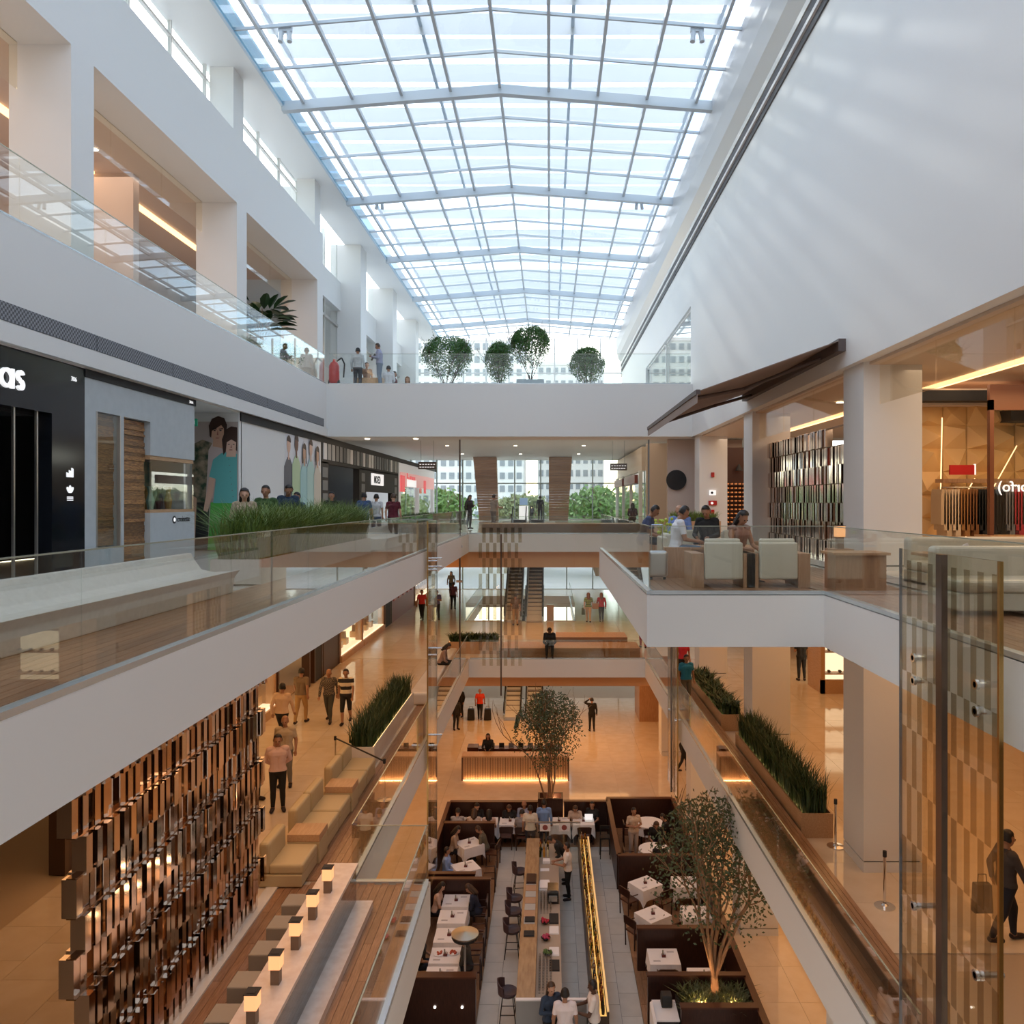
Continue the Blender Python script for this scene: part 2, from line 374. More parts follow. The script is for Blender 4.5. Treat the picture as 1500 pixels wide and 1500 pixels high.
# tall windows of left outer wall beyond the pierced wall and clerestory windows
lw = MB()
for y in (39.1, 47.1, 55.1): lw.box(-10.9, -9.4, y, y+1.2, Z4, 14.2)
for y in (31.85, 40.3, 48.3, 56.3): lw.box(-10.9, -10.2, y, y+2.6, Z4, 14.2)
struct('wall_left', lw, white)
wl = thing('window_3', None, None, (-10.6, 31.85, Z4), kind='structure')
for y0, y1 in ((34.4, 39.1), (42.9, 47.1), (50.9, 55.1), (58.9, 62)):
    MB().box(-.02, .02, y0-31.85, y1-31.85, 0, 8.1).build('pane', clear_g, wl)
    MB().box(-.08, .08, y0-31.85, y0-31.75, 0, 8.1).box(-.08, .08, y0-31.85, y1-31.85, 4.0, 4.12).box(-.08, .08, (y0+y1)/2-31.9, (y0+y1)/2-31.8, 0, 8.1).build('window_frame', steel, wl)
wl = thing('window_4', None, None, (-10.1, 0, 12.3), kind='structure')
for i in range(14):
    y = 2.0+i*2.1
    MB().box(-.02, .02, y, y+2.04, 0, 1.9).build('pane', clear_g, wl)
    MB().box(-.05, .05, y+2.04, y+2.1, 0, 1.9).box(-.05, .05, y, y+2.04, 1.45, 1.52).build('window_frame', white, wl)
# end wall of upper hall
we = thing('window_5', None, None, (0, 62, Z4), kind='structure')
for i in range(9):
    x = -10.4+i*1.8
    MB().box(x+.05, x+1.75, -.02, .02, 0, 8.0).build('pane', clear_g, we)
    MB().box(x-.05, x+.05, -.1, .1, 0, 8.2).box(x, x+1.8, -.06, .06, 2.6, 2.7).box(x, x+1.8, -.06, .06, 5.4, 5.5).build('window_frame', white, we)
# ------------------------------------------------------------------ skylight
sl = thing('skylight', 'long pitched glass skylight on grey steel bars over the atrium', 'skylight', (0, 0, 14.3))
RX = -1.6; xs = [-8.6]+[-7.9+i*1.575 for i in range(9)]+[5.25]
def rz(x): return .55*(1-abs(x-RX)/6.9)
for x in xs[1:-1]:
    MB().box(x-.045, x+.045, 2, 62, rz(x)-.17, rz(x)-.02).build('rafter', frame_m, sl)
def cross(y, w, h, nm, m=frame_m):
    b = MB()
    for a, c in ((xs[0], RX), (RX, xs[-1])):
        za, zc = rz(a)-.04, rz(c)-.04
        b.add([(a, y-w, za-h), (c, y-w, zc-h), (c, y+w, zc-h), (a, y+w, za-h), (a, y-w, za), (c, y-w, zc), (c, y+w, zc), (a, y+w, za)],
              [(0, 3, 2, 1), (0, 1, 5, 4), (1, 2, 6, 5), (2, 3, 7, 6), (3, 0, 4, 7), (4, 5, 6, 7)])
    return b.build(nm, m, sl)
y = 9.3; k = 0
while y < 62:
    if k % 4 == 0: cross(y, .11, .30, 'cross_beam')
    else: cross(y, .03, .08, 'glazing_bar')
    y += 2; k += 1
for i in range(len(xs)-1):
    a, c = xs[i]+.04, xs[i+1]-.04
    for j in range(26):
        y = 9.3+2*j
        if i in (0, 9) and j > 12: continue
        za, zc = rz(a), rz(c)
        if RX-.2 < a < RX+.2: a = RX+.04
        if i < 10: MB().add([(a, y+.03, za), (c, y+.03, zc), (c, y+1.97, zc), (a, y+1.97, za)], [(0, 1, 2, 3)]).build('pane', sky_g, sl)
MB().box(-8.55, -8.5, 4, 62, -.15, .35).build('edge_glass', glass('edge_glass', (.75, .9, .95), .05, 1.5), sl)
lv = thing('sunshade', 'rows of white sunshade blades running across above the glass skylight', 'sunshade', (0, 0, 15.9))
lm = MB().prism([(-.36, .09), (.36, -.09), (.36, -.05), (-.36, .13)], 'x', -8.6, 5.3).mesh('blade', fabw)
for i in range(33):
    if i in (16, 18, 21, 23): continue
    o = D.objects.new('blade', lm); C.objects.link(o); o.parent = lv; o.location = (0, 15.0+i*1.45 if i < 4 else 15+i*1.45, 0)
    if i in (2, 3, 5, 6): o.location.z = -.1
ty = MB()
for x in (-8.4, -3.9, .7, 5.1): ty.box(x-.05, x+.05, 8, 62, -.12, -.02)
ty.build('support_rail', frame_m, lv)
for k, (px, py, Y) in enumerate(((418, 48, 21.4), (1021, 48, 21.4), (556, 295, 33.6), (936, 298, 33.6))):
    x = (px-CX)*Y/F; z = EH+(CY-py)*Y/F
    z = 14.05
    t = thing('spotlight', 'small grey twin spotlight hung under the glass roof, %s' % ['near left', 'near right', 'farther left', 'farther right'][k], 'lamp', (x, Y, z))
    MB().box(-.18, .18, -.05, .05, .16, .36).build('bracket', frame_m, t)
    for s in (-.1, .1): MB().tube((s, 0, .16), (s*1.3, -.05, -.14), .07, .07, 10).build('lamp_head', frame_m, t)
# ------------------------------------------------------------------ side shop shells
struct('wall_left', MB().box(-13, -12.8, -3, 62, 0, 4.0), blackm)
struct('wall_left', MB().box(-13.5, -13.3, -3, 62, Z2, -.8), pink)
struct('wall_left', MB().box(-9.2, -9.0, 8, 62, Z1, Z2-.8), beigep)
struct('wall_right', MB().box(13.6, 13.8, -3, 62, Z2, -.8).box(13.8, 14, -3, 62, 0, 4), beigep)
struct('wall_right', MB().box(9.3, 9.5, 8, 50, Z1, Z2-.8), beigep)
struct('wall_front', MB().box(-16, 16, -3.2, -3, -12, 14.5), white)
# ------------------------------------------------------------------ glass balustrades
def balustrade(label, p, q, z, h=1.02, step=2.9, m=rail_g, rail=None):
    p = Vector((*p, z)); q = Vector((*q, z)); L = (q-p).length; ang = math.atan2(q.y-p.y, q.x-p.x)
    t = thing('glass_balustrade', label, 'railing', p, ang)
    MB().box(0, L, -.05, .05, -.03, .035).build('rail_shoe', capm, t)
    n = max(1, round(L/step)); s = L/n
    for i in range(n): MB().box(i*s+.008, (i+1)*s-.008, -.008, .008, .02, h).build('glass_panel', m, t)
    MB().box(0, L, -.011, .011, h, h+.012).build('top_edge', mat('glass_edge', (.42, .45, .36), .2, .3), t)
    return t
balustrade('glass balustrade along the left edge of the shop level above the deck', (-3.6, 3.2), (-3.6, 34.4), 0)
balustrade('glass balustrade on the right edge in front of the near pale sofas', (4.25, 4), (4.25, 12), 0)
balustrade('glass balustrade across the front of the lounge terrace', (4.2, 12.05), (1.54, 12.05), 0)
balustrade('glass balustrade along the left flank of the lounge terrace', (1.54, 12.05), (1.54, 23.4), 0)
balustrade('glass balustrade crossing behind the bench on the shop level bridge', (-3.55, 34.6), (4.2, 34.6), 0, h=.75)
balustrade('glass balustrade beside the marble counter at the lower left', (-2.23, 6), (-2.23, 14.2), Z2, m=warm_g)
balustrade('short glass balustrade across the end of the lower left deck', (-3.5, 14.24), (-2.2, 14.24), Z2, step=1.3)
balustrade('glass balustrade along the lower left walkway past the planter', (-3.6, 14.3), (-3.6, 34.4), Z2, m=warm_g)
balustrade('glass balustrade along the lower right walkway beside the long planter', (4.25, 9), (4.25, 34.4), Z2, m=warm_g)
balustrade('glass balustrade on the front of the lower bridge', (-3.5, 34.56), (4.2, 34.56), Z2, h=.8, m=warm_g)
balustrade('glass balustrade on top of the white upper left parapet', (-8.95, 3), (-8.95, 31.2), Z4, h=1.13, step=2.6)
balustrade('glass balustrade on the upper bridge before the potted trees', (-8.8, 31.36), (5.6, 31.36), Z4, h=1.2, step=2.9, m=clear_g)
# hanging glass blades with frit stripes
def blade(label, x, y0, y1, z0, z1):
    t = thing('glass_fin', label, 'glass screen', (x, y0, z0)); L = y1-y0; H = z1-z0
    MB().box(-.012, .012, 0, L, 0, H).build('glass_panel', warm_g, t)
    st = MB(); w = .12; j = 0; z = H-.12
    while z > .6:
        hh = .62
        for i in range(int(L/w)):
            if (i+j) % 2 == 0: st.box(-.017, -.014, i*w+.02, i*w+w-.0, z-hh, z)
        z -= hh; j += 1
    st.build('frit_stripes', frost_a, t, kind='stuff')
    MB().box(-.02, .02, 0, .03, 0, H).build('brass_edge', brass, t); MB().box(-.015, .015, L-.015, L, 0, H).build('dark_edge', dgrey, t)
    MB().box(-.09, -.03, L*.44, L*.50, 0, H).build('mast', mat('fin_mast', (.20, .15, .12), .2, .8), t)
    for zz in (-z0-.3, -z0-.55, -z0-3.0, -z0-5.6):
        if 0 < zz < H:
            for yy in (.35, L-.4): MB().tube((-.05, yy, zz), (.22, yy, zz), .03, .03, 10).tube((-.05, yy, zz), (-.02, yy, zz), .05, .05, 12).build('fixing', chrome, t)
    return t
blade('tall striped glass fin with brass edge hanging beside the right balcony', 4.0, 6.95, 8.95, -7.5, .87)
blade('tall striped glass fin hanging beside the far left balcony', -3.45, 22.2, 24.0, -9.75, .85)
blade('narrow striped glass fin below the lounge terrace beside the man in blue', 4.05, 24.8, 26.8, -8.1, -.1)
gs = thing('glass_screen', 'large clear glass screen hanging under the white upper bridge', 'glass screen', (0, 31.6, -6.4))
for a, b in ((-3.6, -1.95), (-1.95, 1.0), (1.0, 3.98)): MB().box(a+.01, b-.01, -.01, .01, 3.0, 10.3).build('glass_panel', clear_g, gs)
st = MB()
for j in range(9):
    for i in range(12):
        if (i+j) % 2: st.box(-2.85+i*.145, -2.85+i*.145+.135, -.016, -.012, 1.2+j*.62, 1.2+j*.62+.6)
st.build('frit_stripes', frost_a, gs, kind='stuff')
MB().box(-3.64, -3.58, -.04, .04, 0, 10.3).box(-1.98, -1.92, -.04, .04, 0, 6.5).build('mast', mat('bronze_mast', (.10, .06, .04), .3, .6), gs)
MB().box(3.96, 4.02, -.03, .03, 3, 10.3).build('edge_post', dgrey, gs)
for zz in (4.6, 6.0): MB().tube((-3.75, -.05, zz), (-3.5, -.05, zz), .05, .05).build('fixing', chrome, gs)
# ------------------------------------------------------------------ pillars
def pillar(x, y, z0, z1, w=1.09, d=1.0, m=white):
    struct('wall_right', MB().box(x, x+w, y, y+d, z0+.22, z1).box(x+.03, x+w-.03, y+.03, y+d-.03, z0+.19, z0+.22, 1).box(x, x+w, y, y+d, z0, z0+.19), [m, dgrey])
for y in (14.6, 22.6, 30.6): pillar(5.84, y, 0, 4.0)
for y in (14.6, 22.6, 30.6): pillar(5.84, y, Z2, -.8)
for y in (14.6, 22.6, 30.6, 38.6): pillar(5.5, y, Z1, Z2-.8)
# glass strips hung at right ceiling
g = thing('smoke_curtain', 'glass strip hung under the right wall over the near sofas', 'glass screen', (6.1, 4, 3.2))
for j in range(5): MB().box(-.01, .01, j*2.1, j*2.1+2.08, 0, .75).build('glass_panel', warm_g, g)
g = thing('smoke_curtain', 'glass strip hung above the mirrored screen beside the lounge', 'glass screen', (6.05, 15.7, 3.2))
for j in range(3): MB().box(-.01, .01, j*2.3, j*2.3+2.28, 0, .75).build('glass_panel', warm_g, g)
struct('trim_9', MB().box(8.35, 8.6, 3, 31, 3.9, 3.95), softlit)
# ------------------------------------------------------------------ mirrored block screens
def screen(label, x, y0, y1, z0, z1, bw=.105, bh=.42, dep=.16, gapf=.62, skip=None):
    t = thing('mirror_screen', label, 'screen', (x, y0, z0)); L = y1-y0; H = z1-z0
    full = MB().box(-dep/2, dep/2, 0, bw, 0, bh-.012).mesh('mirror_block', [mirror])
    half = MB().box(-dep/2, -dep/2+.02, 0, bw, 0, bh-.012).box(dep/2-.02, dep/2, 0, bw, 0, bh-.012).box(-dep/2, dep/2, 0, .012, 0, bh-.012).mesh('mirror_block', [mirror])
    rows = int(H/bh); cols = int(L/(bw/gapf)); st = MB(); n = 0
    pitch = L/cols
    for r in range(rows):
        for c in range(cols):
            if skip and skip(r, c, rows, cols): continue
            y = c*pitch+(pitch/2 if r % 2 else 0); xo = random.uniform(-.03, .03)+(.05 if r % 2 else -.05)
            if n < 295:
                o = D.objects.new('mirror_block', full if random.random() < .75 else half); C.objects.link(o); o.parent = t
                o.location = (xo, y, r*bh); o.rotation_euler = (0, 0, random.uniform(-.05, .05)); n += 1
            else: st.box(xo-dep/2, xo+dep/2, y, y+bw, r*bh, r*bh+bh-.012)
    if st.v: st.build('mirror_blocks', mirror, t, kind='stuff')
    fr = MB()
    for r in range(rows+1): fr.box(-.05, .05, 0, L, r*bh-.012, r*bh)
    fr.build('shelf_rails', mirror2, t)
    return t
screen('tall bronze mirrored block screen at the lower left beside the stools', -5.0, 8.2, 13.45, Z2+.02, -.85)
screen('bronze mirrored block screen between white pillars right of the lounge', 6.35, 15.7, 22.5, .12, 3.4, skip=lambda r, c, R, Cc: (r > R-2 and c < 12))
struct('trim_10', MB().box(5.9, 6.7, 8, 30, 0, .12), stoneL)
struct('trim_11', MB().box(-5.05, -4.85, 6, 14.3, Z2-.01, Z2+.03), stoneL)
# ------------------------------------------------------------------ benches and planters
def stone_bench(label, x, y0, y1, z, flip=1):
    p = [(0, 0), (.03, .24), (.10, .33), (.0+.12, .355), (-.05, .33), (-.3, .32), (-.48, .36), (-.58, .50), (-.64, .61), (-.72, .61), (-.78, .0)]
    t = MB().prism([(a*flip, b) for a, b in p], 'y', 0, y1-y0).build('stone_bench', concrete, None, (x, y0, z), bevel=.02, label=label, cat='bench')
    return t
stone_bench('long curved cast stone bench behind the near left glass balustrade', -4.88, 4.5, 12.1, 0)
stone_bench('second pale stone bench beyond the big grass planter', -4.75, 22.6, 26.9, 0)
MB().box(-.35, .35, 0, 8.3, 0, .42).build('stone_bench', stoneL, None, (-4.45, 26.6, Z2), bevel=.08, seg=4, label='low rounded stone bench on the lower left walkway with a seated woman', cat='bench')
def blades_mesh(w, l, h, n, m, lean=.35, wd=.012, seed=1):
    r = random.Random(seed); b = MB()
    for i in range(n):
        x = r.uniform(-w/2, w/2); y = r.uniform(0, l); hh = h*r.uniform(.55, 1.05); a = r.uniform(0, 2*PI); q = r.uniform(.1, lean)*hh
        dx, dy = math.cos(a)*q, math.sin(a)*q; u = Vector((-math.sin(a), math.cos(a), 0))*wd
        p0 = Vector((x, y, 0)); p1 = Vector((x+dx*.3, y+dy*.3, hh*.6)); p2 = Vector((x+dx*1.1, y+dy*1.1, hh*(1-.25*lean*r.random())))
        b.add([p0-u, p0+u, p1+u*.8, p1-u*.8, p2], [(0, 1, 2, 3), (3, 2, 4)])
    return b.mesh('foliage', m)
def planter(label, x0, x1, y0, y1, z, h, mbox, mleaf, lh, n, lean=.4, wd=.012, glow=False, side=0):
    t = thing('planter', label, 'planter', ((x0+x1)/2, y0, z)); w = (x1-x0)/2; L = y1-y0
    b = MB().box(-w, w, 0, .04, 0, h).box(-w, w, L-.04, L, 0, h).box(-w, -w+.04, .04, L-.04, 0, h).box(w-.04, w, .04, L-.04, 0, h)
    b.build('planter_box', mbox, t); MB().box(-w+.04, w-.04, .04, L-.04, 0, h-.06).build('soil', soil, t)
    f = place('foliage', blades_mesh(2*w-.15, L-.1, lh, n, mleaf, lean, wd, int(abs(y0*10))), t, (0, .05, h-.06), kind='stuff')
    if glow:
        xx = w-.05 if side > 0 else -w+.045
        MB().box(xx-.012, xx, .1, L-.1, h-.055, h-.02).build('light_strip', warmlit, t)
    return t
planter('big stone planter of feathery green grass beyond the near left bench', -5.75, -4.88, 13.3, 21.4, 0, .42, concrete, greenl, 1.15, 9000, 1.0, .008)
planter('planter of dark spiky plants at the far left of the shop level', -5.6, -4.9, 28.0, 35.2, 0, .6, concrete, greend, .45, 1500, .5, .02)
planter('stone planter of tall dark grass on the lower left walkway', -5.3, -4.55, 20.4, 26.3, Z2, .52, stoneL, greend, .85, 2600, .45, .014, True, 1)
planter('long wooden planter of tall dark grass on the lower right walkway', 5.16, 5.82, 16.1, 21.8, Z2, .5, woodh, greend, .85, 2600, .45, .014, True, -1)
planter('second wooden planter with bushy leaves on the lower right walkway', 5.16, 5.82, 23.6, 28.8, Z2, .5, woodh, greend, .5, 1500, .9, .035, True, -1)
planter('wooden planter with lit bushy leaves on the lower bridge by the left corner', -4.6, -2.3, 35.6, 36.4, Z2, .55, woodh, greend, .45, 1100, .9, .04, True, -1)
planter('planter box of green ferns on the terrace before the tall white pillar', 4.4, 6.2, 28.4, 29.4, 0, .7, woodh, greenl, .5, 900, .9, .012)
# wooden ledge on L2 right and bridges
def slat_bench(label, x0, x1, y0, y1, z, h, along='y', w=.12):
    t = thing('bench', label, 'bench', (x0, y0, z)); L, Wd = y1-y0, x1-x0
    MB().box(.02, Wd-.02, .02, L-.02, 0, h-.03).build('bench_box', woodd, t)
    n = max(1, int(round((Wd if along == 'y' else L)/w)))
    for i in range(n):
        if along == 'y': MB().box(i*Wd/n+.004, (i+1)*Wd/n-.004, 0, L, h-.03, h).build('slat', wood, t)
        else: MB().box(0, Wd, i*L/n+.004, (i+1)*L/n-.004, h-.03, h).build('slat', woodh, t)
    m = max(1, int(h/.12))
    for i in range(m): MB().box(-.01, Wd+.01, -.015, .0, i*h/m+.003, (i+1)*h/m-.003).build('front_board', wood, t)
    return t
slat_bench('long wooden ledge bench on the lower right walkway beside the planter', 4.75, 5.1, 11, 34, Z2, .22, 'y', .09)
slat_bench('wide wooden bench on the shop level bridge', -3.0, 4.0, 34.8, 36.6, 0, .42, 'x', .16)
slat_bench('wide wooden bench on the lower bridge where a man in a suit sits', -2.2, 4.0, 34.75, 36.3, Z2, .42, 'x', .16)
slat_bench('raised wooden bench block on the right of the lower bridge', .3, 3.6, 36.4, 37.8, Z2, .62, 'x', .16)
# ------------------------------------------------------------------ stanchions
def make_stanchion(label, loc, h=.95):
    t = thing('stanchion', label, 'stanchion', loc)
    MB().lathe([(.17, 0), (.17, .015), (.06, .03), (.03, .06)], n=20).build('base', chrome, t, smooth=False)
    MB().tube((0, 0, .03), (0, 0, h-.1), .024, n=10).build('pole', chrome, t); MB().tube((0, 0, h-.1), (0, 0, h), .033, n=10).build('head', blackm, t)
    return t
st0 = make_stanchion('chrome stanchion standing by the near white pillar base on the lower right', at(1296, 1328, Z2))
for px, py, z, lb in ((1224, 1240, Z2, 'chrome stanchion standing by the end of the long lower right planter'), (563, 1172, Z2, 'chrome stanchion holding a black belt at the lower left deck'),
                      (373, 1297, Z2, 'chrome stanchion at the end of the mirrored block screen'), (491, 1133, Z2, 'chrome stanchion holding the belt beside the stone planter'),
                      (570, 1045, Z2, 'chrome stanchion beyond the stone planter on the lower left'), (1032, 1015, Z2, 'chrome stanchion beyond the second lower right planter')):
    dup(st0, at(px, py, z), 0, lb)
for px, py, lb in ((345, 838, 'left of two chrome stanchions by the couple poster'), (362, 838, 'right of two chrome stanchions by the couple poster'), (657, 777, 'thin stanchion at the end of the far left planter')):
    dup(st0, at(px, py, 0), 0, lb)
a = Vector(at(563, 1172, Z2)); b_ = Vector(at(491, 1133, Z2))
bl = MB(); bl.tube(a+Vector((0, 0, .9)), b_+Vector((0, 0, .9)), .02, n=6); bl.build('belt', blackm, label='black retractable belt stretched between two stanchions at the lower left', cat='belt')
# ------------------------------------------------------------------ lower left lounge: sofas, counter, stools, lamps
def sofa_unit(label, y, first=False):
    t = thing('sofa', label, 'sofa', (-5.2, y, Z2), group='tan leather sofas on the lower left deck')
    MB().box(.0, .78, 0, .92, .02, .24).build('base', leather2, t, bevel=.02)
    MB().box(.18, .80, .01, .91, .24, .42).build('seat', leather2, t, bevel=.05, seg=3)
    MB().box(.0, .2, .01, .91, .24, .80).build('backrest', leather2, t, bevel=.06, seg=3)
    return t
s0 = sofa_unit('tan leather sofa seat nearest the camera, beside the mirrored screen', 14.0)
for k, (y, lb) in enumerate(((15.55, 'tan leather sofa seat just behind the first wooden side table'), (16.5, 'tan leather sofa seat just before the second wooden side table'), (18.05, 'tan leather sofa seat just behind the second wooden side table'), (19.0, 'tan leather sofa seat farthest from the camera'))):
    dup(s0, (-5.2, y, Z2), 0, lb)
for k, y in enumerate((14.95, 17.45)):
    t = thing('side_table', 'square wooden side table built between tan sofas, %s' % ['nearer one', 'farther one'][k], 'table', (-5.0, y, Z2))
    MB().box(0, .62, 0, .55, 0, .42).build('table_box', leather2, t, bevel=.02); MB().box(0, .62, 0, .55, .42, .56).build('table_top', woodh, t, bevel=.008)
ct = thing('marble_counter', 'long travertine counter with lamps at the lower left', 'counter', (-3.5, 8, Z2))
MB().box(-.27, .25, 0, 5.35, .70, .76).build('counter_top', marble, ct, bevel=.005)
MB().box(.14, .22, 0, 5.33, .12, .70).build('glass_front', glass('dark_glass', (.55, .50, .42), .02, 1.4), ct)
MB().box(-.05, .05, 0, 5.3, 0, .70).build('support_wall', mirror2, ct)
MB().box(.1, .5, 0, 5.35, 0, .12).build('plinth', marble, ct)
def lamp(loc, label):
    t = thing('table_lamp', label, 'lamp', loc, group=None)
    MB().box(-.055, .055, -.055, .055, 0, .20).build('lamp_base', mat('lamp_wood', (.22, .15, .10), .5), t)
    MB().box(-.075, .075, -.075, .075, .20, .385).build('lamp_shade', shade, t, bevel=.008)
    MB().box(-.08, .08, -.08, .08, .385, .395).box(-.05, .05, -.05, .05, .396, .40).build('shade_rim', blackm, t)
    area('lamp_glow', (loc[0], loc[1], loc[2]+.46), .1, .1, 1.2, (1, .6, .3), rot=(PI, 0, 0))
    return t
for k, y in enumerate((12.36, 11.57, 10.8, 10.02, 9.22)):
    lamp((-3.49, y, Z2+.76), 'square glowing table lamp on the marble counter, %s' % ['farthest from the camera', 'second from the far end', 'middle one', 'fourth from the far end', 'nearest the camera'][k])
def stool0():
    t = thing('stool', 'taupe cube stool at the far end of the marble counter', 'stool', (-4.1, 12.72, Z2), group='taupe cube stools along the marble counter')
    MB().box(-.19, .19, -.19, .19, .14, .46).build('seat', taupe, t, bevel=.02)
    for sx in (-.14, .14):
        for sy in (-.14, .14): MB().tube((sx, sy, 0), (sx, sy, .14), .014, n=6).build('leg', blackm, t)
    return t
q0 = stool0()
for k, y in enumerate((12.05, 11.35, 10.6, 9.9, 9.2)): dup(q0, (-4.1, y, Z2), 0, 'taupe cube stool at the marble counter, %s from the far end' % ['second', 'third', 'fourth', 'fifth', 'sixth'][k])
# ------------------------------------------------------------------ lounge terrace armchairs and right sofas
def armchair(loc, rot, label, w=.62):
    t = thing('armchair', label, 'armchair', loc, rot, 'cream armchairs with wooden sides on the terrace')
    MB().box(-w/2, w/2, -.06, .06, .14, .74).build('backrest', leather, t, bevel=.03, seg=3)
    MB().box(-w/2+.02, w/2-.02, .02, .14, .45, .80).build('back_cushion', leather, t, bevel=.04, seg=3)
    MB().box(-w/2, w/2, .1, .72, .2, .42).build('seat', leather, t, bevel=.04, seg=3)
    for s in (-1, 1): MB().box(s*(w/2+.11)-.1, s*(w/2+.11)+.1, -.02, .7, 0, .56).build('side_panel', woodv, t, bevel=.006)
    return t
a0 = armchair((2.83, 12.78, 0), 0, 'left of two cream armchairs with wooden sides seen from behind at the terrace edge')
dup(a0, (3.72, 12.78, 0), 0, 'right of two cream armchairs with wooden sides seen from behind at the terrace edge')
dup(a0, (2.15, 15.0, 0), -PI/2, 'cream armchair turned sideways in which the man in the white shirt sits')
dup(a0, (2.05, 17.6, 0), -PI/2, 'cream armchair farther along the terrace flank beside the suitcase')
dup(a0, (3.0, 16.9, 0), PI, 'cream armchair facing the camera behind the terrace table on the left')
dup(a0, (4.0, 16.9, 0), PI, 'cream armchair facing the camera behind the terrace table on the right')
t = thing('lounge_table', 'low wooden table between the terrace armchairs', 'table', (3.3, 14.9, 0))
MB().box(-.7, .7, -.5, .5, .52, .56).build('table_top', woodv, t); MB().box(-.1, .1, -.1, .1, 0, .52).build('pedestal', woodv, t)
for k, (x, y, z) in enumerate(((3.55, 15.1, .56), (3.95, 16.0, .5), (4.95, 13.4, .6))):
    if z != .56:
        MB().box(-.18, .18, -.18, .18, 0, z).build('side_table', woodv, None, (x, y, 0), label=['', 'small wooden side table beside the seated woman', 'small wooden side table at the right end of the terrace'][k], cat='table')
    lamp((x, y, z), ['glowing square lamp on the terrace table between the seated people', 'glowing square lamp right of the seated woman', 'glowing square lamp at the right end of the terrace'][k])
def sofa_r(loc, label, w=1.7, rot=0):
    t = thing('sofa', label, 'sofa', loc, rot)
    MB().box(0, w, 0, .8, .06, .28).build('base', leather, t, bevel=.02); MB().box(0, w, -.03, .65, .28, .44).build('seat', leather, t, bevel=.06, seg=3)
    MB().box(0, w, .6, .82, .28, .82).build('backrest', leather, t, bevel=.06, seg=3)
    return t
sofa_r((5.0, 9.6, 0), 'pale leather sofa facing the camera at the right frame edge', 2.2)
sofa_r((5.9, 12.3, 0), 'second pale leather sofa behind the wooden table at the right edge', 2.2)
t = thing('cafe_table', 'low wooden table with napkin holder between the two pale sofas', 'table', (6.2, 11.5, 0))
MB().box(-.75, .75, -.35, .35, .6, .65).build('table_top', woodh, t, bevel=.01); MB().box(-.08, .08, -.08, .08, 0, .6).build('pedestal', woodd, t)
t = thing('napkin_holder', 'small wooden box of white napkins on the table by the pale sofas', 'napkin holder', (6.05, 11.4, .65))
MB().box(-.08, .08, -.05, .05, 0, .06).build('box', woodh, t); MB().prism([(-.06, .05), (.06, .05), (.02, .15), (-.05, .12)], 'y', -.01, .01).build('napkins', cloth, t)
t = thing('side_table', 'wooden side table behind the striped glass fin at the right', 'table', (4.9, 12.6, 0))
MB().box(-.45, .45, -.3, .3, .56, .6).build('table_top', woodh, t); MB().box(-.4, .4, -.25, .25, 0, .56).build('pedestal', woodv, t)
# flowers + suitcase
def vase(loc, label, m, h=.55):
    t = thing('vase_of_flowers', label, 'flowers', loc)
    MB().lathe([(.05, 0), (.06, .08), (.035, .2), (.045, .24)], n=12).build('vase', clear_g, t)
    b = MB(); r = random.Random(3)
    for i in range(26):
        a = r.uniform(0, 6.28); q = r.uniform(.05, .2); z = r.uniform(.25, h)
        b.ball((math.cos(a)*q, math.sin(a)*q, z), .035, 6); b.tube((0, 0, .15), (math.cos(a)*q, math.sin(a)*q, z), .005, n=3)
    b.build('blossoms', m, t, kind='stuff'); return t
vase((2.35, 16.2, .5), 'yellow green orchids in a glass vase beside the terrace armchairs', mat('lime_flower', (.45, .55, .08), .5))
MB().box(-.15, .15, -.15, .15, 0, .5).build('side_table', woodv, None, (2.35, 16.2, 0), label='small wooden stand under the yellow green orchids', cat='table')
t = thing('suitcase', 'grey wheeled suitcase with raised handle beside the man leaning over', 'suitcase', (1.95, 14.15, 0))
MB().box(-.17, .17, -.12, .12, .05, .52).build('shell', steel, t, bevel=.05, seg=3)
MB().path([(-.1, .1, .5), (-.1, .1, .98), (.1, .1, .98), (.1, .1, .5)], .01).build('handle', chrome, t)
for s in (-.12, .12): MB().tube((s-.02, 0, .03), (s+.02, 0, .03), .03, n=10).build('wheel', blackm, t)
# ------------------------------------------------------------------ awning
aw = thing('awning', 'brown fabric awning extended from the right wall over the lounge', 'awning', (5.7, 15.1, 4.4))
MB().box(-.14, 0, 0, 7.6, -.10, .14).build('cassette', awnd, aw)
MB().add([(-.14, 0, .1), (-.14, 7.6, .1), (-2.82, 7.6, -.86), (-2.82, 0, -.86), (-.14, 0, .085), (-.14, 7.6, .085), (-2.82, 7.6, -.875), (-2.82, 0, -.875)], [(0, 1, 2, 3), (7, 6, 5, 4), (0, 3, 7, 4), (1, 5, 6, 2)]).build('fabric', awnm, aw)
MB().box(-2.88, -2.80, 0, 7.6, -.93, -.84).build('front_bar', awnd, aw)
MB().box(-2.86, -2.85, 0, 7.6, -1.1, -.9).build('valance', awnm, aw)
for y, d in ((1.0, 1), (6.6, -1)):
    MB().path([(-.1, y, -.05), (-1.4, y+d*1.3, -.5), (-2.8, y, -.9)], .04).build('folding_arm', awnd, aw)
